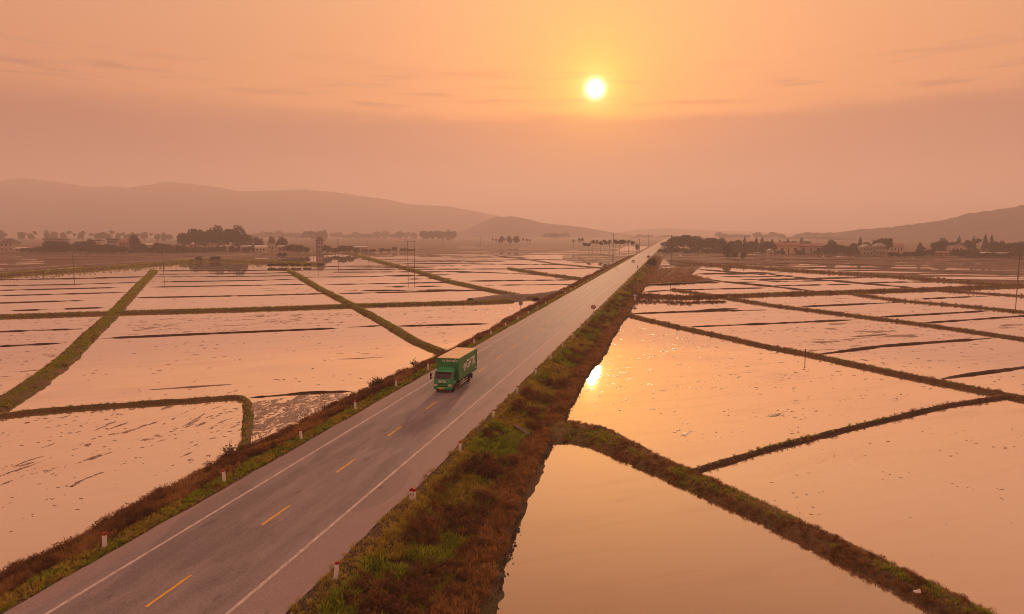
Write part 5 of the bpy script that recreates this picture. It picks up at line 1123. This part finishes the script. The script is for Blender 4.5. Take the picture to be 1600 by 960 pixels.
for s_ in (-1, 1):
    wheel(tr, s_ * 0.88, 0.96, 0.40, 0.24); wheel(tr, s_ * 0.98, 6.15, 0.41, 0.23); wheel(tr, s_ * 0.70, 6.15, 0.41, 0.23)
MB().tube((-0.9, 0.96, 0.40), (0.9, 0.96, 0.40), 0.05).tube((-0.9, 6.15, 0.41), (0.9, 6.15, 0.41), 0.08).build('axle', M_CHASSIS, tr)

# ------------------------------------------------------------------ white car far up the road
M_CARW = plain('white car paint', (0.80, 0.78, 0.76), (0.76, 0.74, 0.72), 0.25, coat=0.5)
p0 = at(989, 410.5, ROADZ); 
car = empty('car', (p0[0], p0[1], ROADZ + 0.03), -TH); tag(car, 'small white car coming down the far road', 'car')
m = MB().prism([(0.0, .32), (0.02, .62), (0.25, .78), (1.05, .92), (3.9, .95), (4.35, .9), (4.4, .35)], 'x', -0.88, 0.88); bmesh.ops.bevel(m.bm, geom=m.bm.edges[:], offset=0.05, segments=2, affect='EDGES'); m.build('body', M_CARW, car)
m = MB().prism([(1.0, .90), (1.75, 1.44), (3.2, 1.46), (4.0, .92)], 'x', -0.80, 0.80)
for v in m.bm.verts:
    if v.co.z > 1.2: v.co.x *= 0.84
m.build('cabin', M_DARKGLASS, car)
MB().box((0, 2.48, 1.47), (1.34, 1.5, 0.05), bevel=0.02).build('roof', M_CARW, car)
MB().quad((-.74, 1.07, .965), (.74, 1.07, .965), (.64, 1.70, 1.415), (-.64, 1.70, 1.415)).build('windscreen', M_SCREEN, car)
for s_ in (-1, 1):
    MB().box((s_ * .68, 0.05, .66), (.32, .12, .14), bevel=.03).build('headlight', M_LAMP, car)
    MB().box((s_ * .97, 1.35, .98), (.16, .1, .12), bevel=.02).build('mirror', M_CARW, car)
    for y_ in (.8, 3.5): wheel(car, s_ * .80, y_, .32, .19)
MB().box((0, -.01, .45), (1.0, .05, .16)).build('grille', M_BLACK, car)

# ------------------------------------------------------------------ motorbikes and their riders
M_SHIRT = plain('dark jacket', (0.05, 0.045, 0.06), None, 0.8); M_SHIRT2 = plain('brown jacket', (0.13, 0.06, 0.045), None, 0.8)
M_TROUS = plain('dark trousers', (0.03, 0.03, 0.04), None, 0.85); M_SKIN = plain('skin', (0.45, 0.26, 0.18), None, 0.6); M_HELM = plain('helmet', (0.28, 0.05, 0.05), None, 0.3)
M_BIKE = plain('motorbike plastic', (0.06, 0.03, 0.035), None, 0.35)
def bike(px, py, label, rlabel, shirt):
    p0 = at(px, py, ROADZ)
    bk = empty('motorbike', (p0[0], p0[1], ROADZ + 0.04), -TH); tag(bk, label, 'motorbike')
    for y_ in (-0.6, 0.62):
        m = MB().tube((-.05, y_, .29), (.05, y_, .29), .29, .29, 18); wv = m.build('wheel', M_BLACK, bk); MB().tube((-.06, y_, .29), (.06, y_, .29), .17, .17, 12).build('rim', M_METAL, wv)
    MB().box((0, 0.0, .48), (.22, .7, .26), bevel=.05).box((0, -.1, .34), (.26, .4, .2), bevel=.04).build('frame', M_BIKE, bk)
    MB().box((0, -.30, .76), (.26, .8, .10), bevel=.04).build('seat', M_BLACK, bk)
    MB().box((0, -.72, .62), (.2, .32, .14), bevel=.04).build('rear_cowl', M_BIKE, bk)
    MB().tube((0, .62, .29), (0, .40, 1.02), .03).tube((-.32, .36, 1.04), (.32, .36, 1.04), .02).build('handlebar', M_METAL, bk)
    MB().box((0, .46, .80), (.3, .1, .42), bevel=.04).build('front_shield', M_BIKE, bk)
    MB().box((0, -.87, .66), (.14, .05, .08), bevel=.01).build('tail_light', M_POSTR, bk)
    MB().tube((.17, -.1, .3), (.17, -.75, .38), .045, .06).build('exhaust', M_METAL, bk)
    # rider: one skinned body seated, hands on the grips, feet on the footboard
    rd = empty('person', (p0[0], p0[1], ROADZ + 0.04), -TH); tag(rd, rlabel, 'person')
    J = [(0, -.25, .88), (0, -.22, 1.05), (0, -.16, 1.26), (0, -.12, 1.38), (0, -.10, 1.47), (0, -.07, 1.60), (0, -.07, 1.70)]
    E_ = [(i, i + 1) for i in range(6)]; Rr = [.15, .14, .16, .13, .055, .085, .075]
    for s_ in (-1, 1):
        k_ = len(J); J += [(s_ * .18, -.12, 1.36), (s_ * .28, .05, 1.15), (s_ * .30, .30, 1.08), (s_ * .30, .37, 1.07)]; Rr += [.065, .048, .036, .04]; E_ += [(3, k_), (k_, k_ + 1), (k_ + 1, k_ + 2), (k_ + 2, k_ + 3)]
        k_ = len(J); J += [(s_ * .11, -.20, .86), (s_ * .20, .20, .80), (s_ * .18, .10, .40), (s_ * .18, .26, .36)]; Rr += [.10, .075, .055, .05]; E_ += [(0, k_), (k_, k_ + 1), (k_ + 1, k_ + 2), (k_ + 2, k_ + 3)]
    me = bpy.data.meshes.new('body'); me.from_pydata(J, E_, []); me.update()
    bo = bpy.data.objects.new('body', me); link(bo, rd)
    md = bo.modifiers.new('skin', 'SKIN'); bo.modifiers.new('sub', 'SUBSURF').levels = 1
    bo.modifiers['sub'].render_levels = 1
    if not me.skin_vertices: 
        bm_ = bmesh.new(); bm_.from_mesh(me); bm_.verts.layers.skin.verify(); bm_.to_mesh(me); bm_.free()
    for sv, r in zip(me.skin_vertices[0].data, Rr): sv.radius = (r, r)
    me.skin_vertices[0].data[0].use_root = True
    dg = bpy.context.evaluated_depsgraph_get(); dg.update(); em_ = bpy.data.meshes.new_from_object(bo.evaluated_get(dg)); bo.modifiers.clear(); bo.data = em_
    em_.materials.clear(); [em_.materials.append(q) for q in (shirt, M_TROUS, M_SKIN)]
    for pgn in em_.polygons:
        c = pgn.center; pgn.use_smooth = True
        pgn.material_index = 2 if (c.z > 1.42 or c.y > .31 and c.z > .95) else (1 if c.z < .97 else 0)
    m = MB(); bmesh.ops.create_uvsphere(m.bm, u_segments=14, v_segments=9, radius=.135)
    bmesh.ops.delete(m.bm, geom=[v for v in m.bm.verts if v.co.z < -.035], context='VERTS')
    for v in m.bm.verts: v.co += Vector((0, -.08, 1.68))
    m.build('helmet', M_HELM, rd, True)
bike(996.5, 420, 'dark motorbike riding away along the right road edge', 'rider in dark jacket on the nearer motorbike', M_SHIRT)
bike(1011.5, 403.5, 'small far motorbike near the round roadside bush', 'rider in brown jacket on the farther motorbike', M_SHIRT2)

# ------------------------------------------------------------------ haze
hb = MB().box((0, 3600, 193), (13000, 8200, 392))
HAZE = hb.build('haze', None); HAZE.location = (0, 0, 0)
hm = bpy.data.materials.new('haze air'); hm.use_nodes = True; t = NT(hm.node_tree); t.n.clear()
pv = t.new('ShaderNodeVolumePrincipled'); pv.inputs['Color'].default_value = (0.96, 0.885, 0.96, 1); pv.inputs['Density'].default_value = 0.00039; pv.inputs['Anisotropy'].default_value = 0.3
out = t.new('ShaderNodeOutputMaterial'); t.l.new(pv.outputs[0], out.inputs['Volume'])
HAZE.data.materials.append(hm); tag(HAZE, 'warm evening haze over the whole plain', kind='stuff')
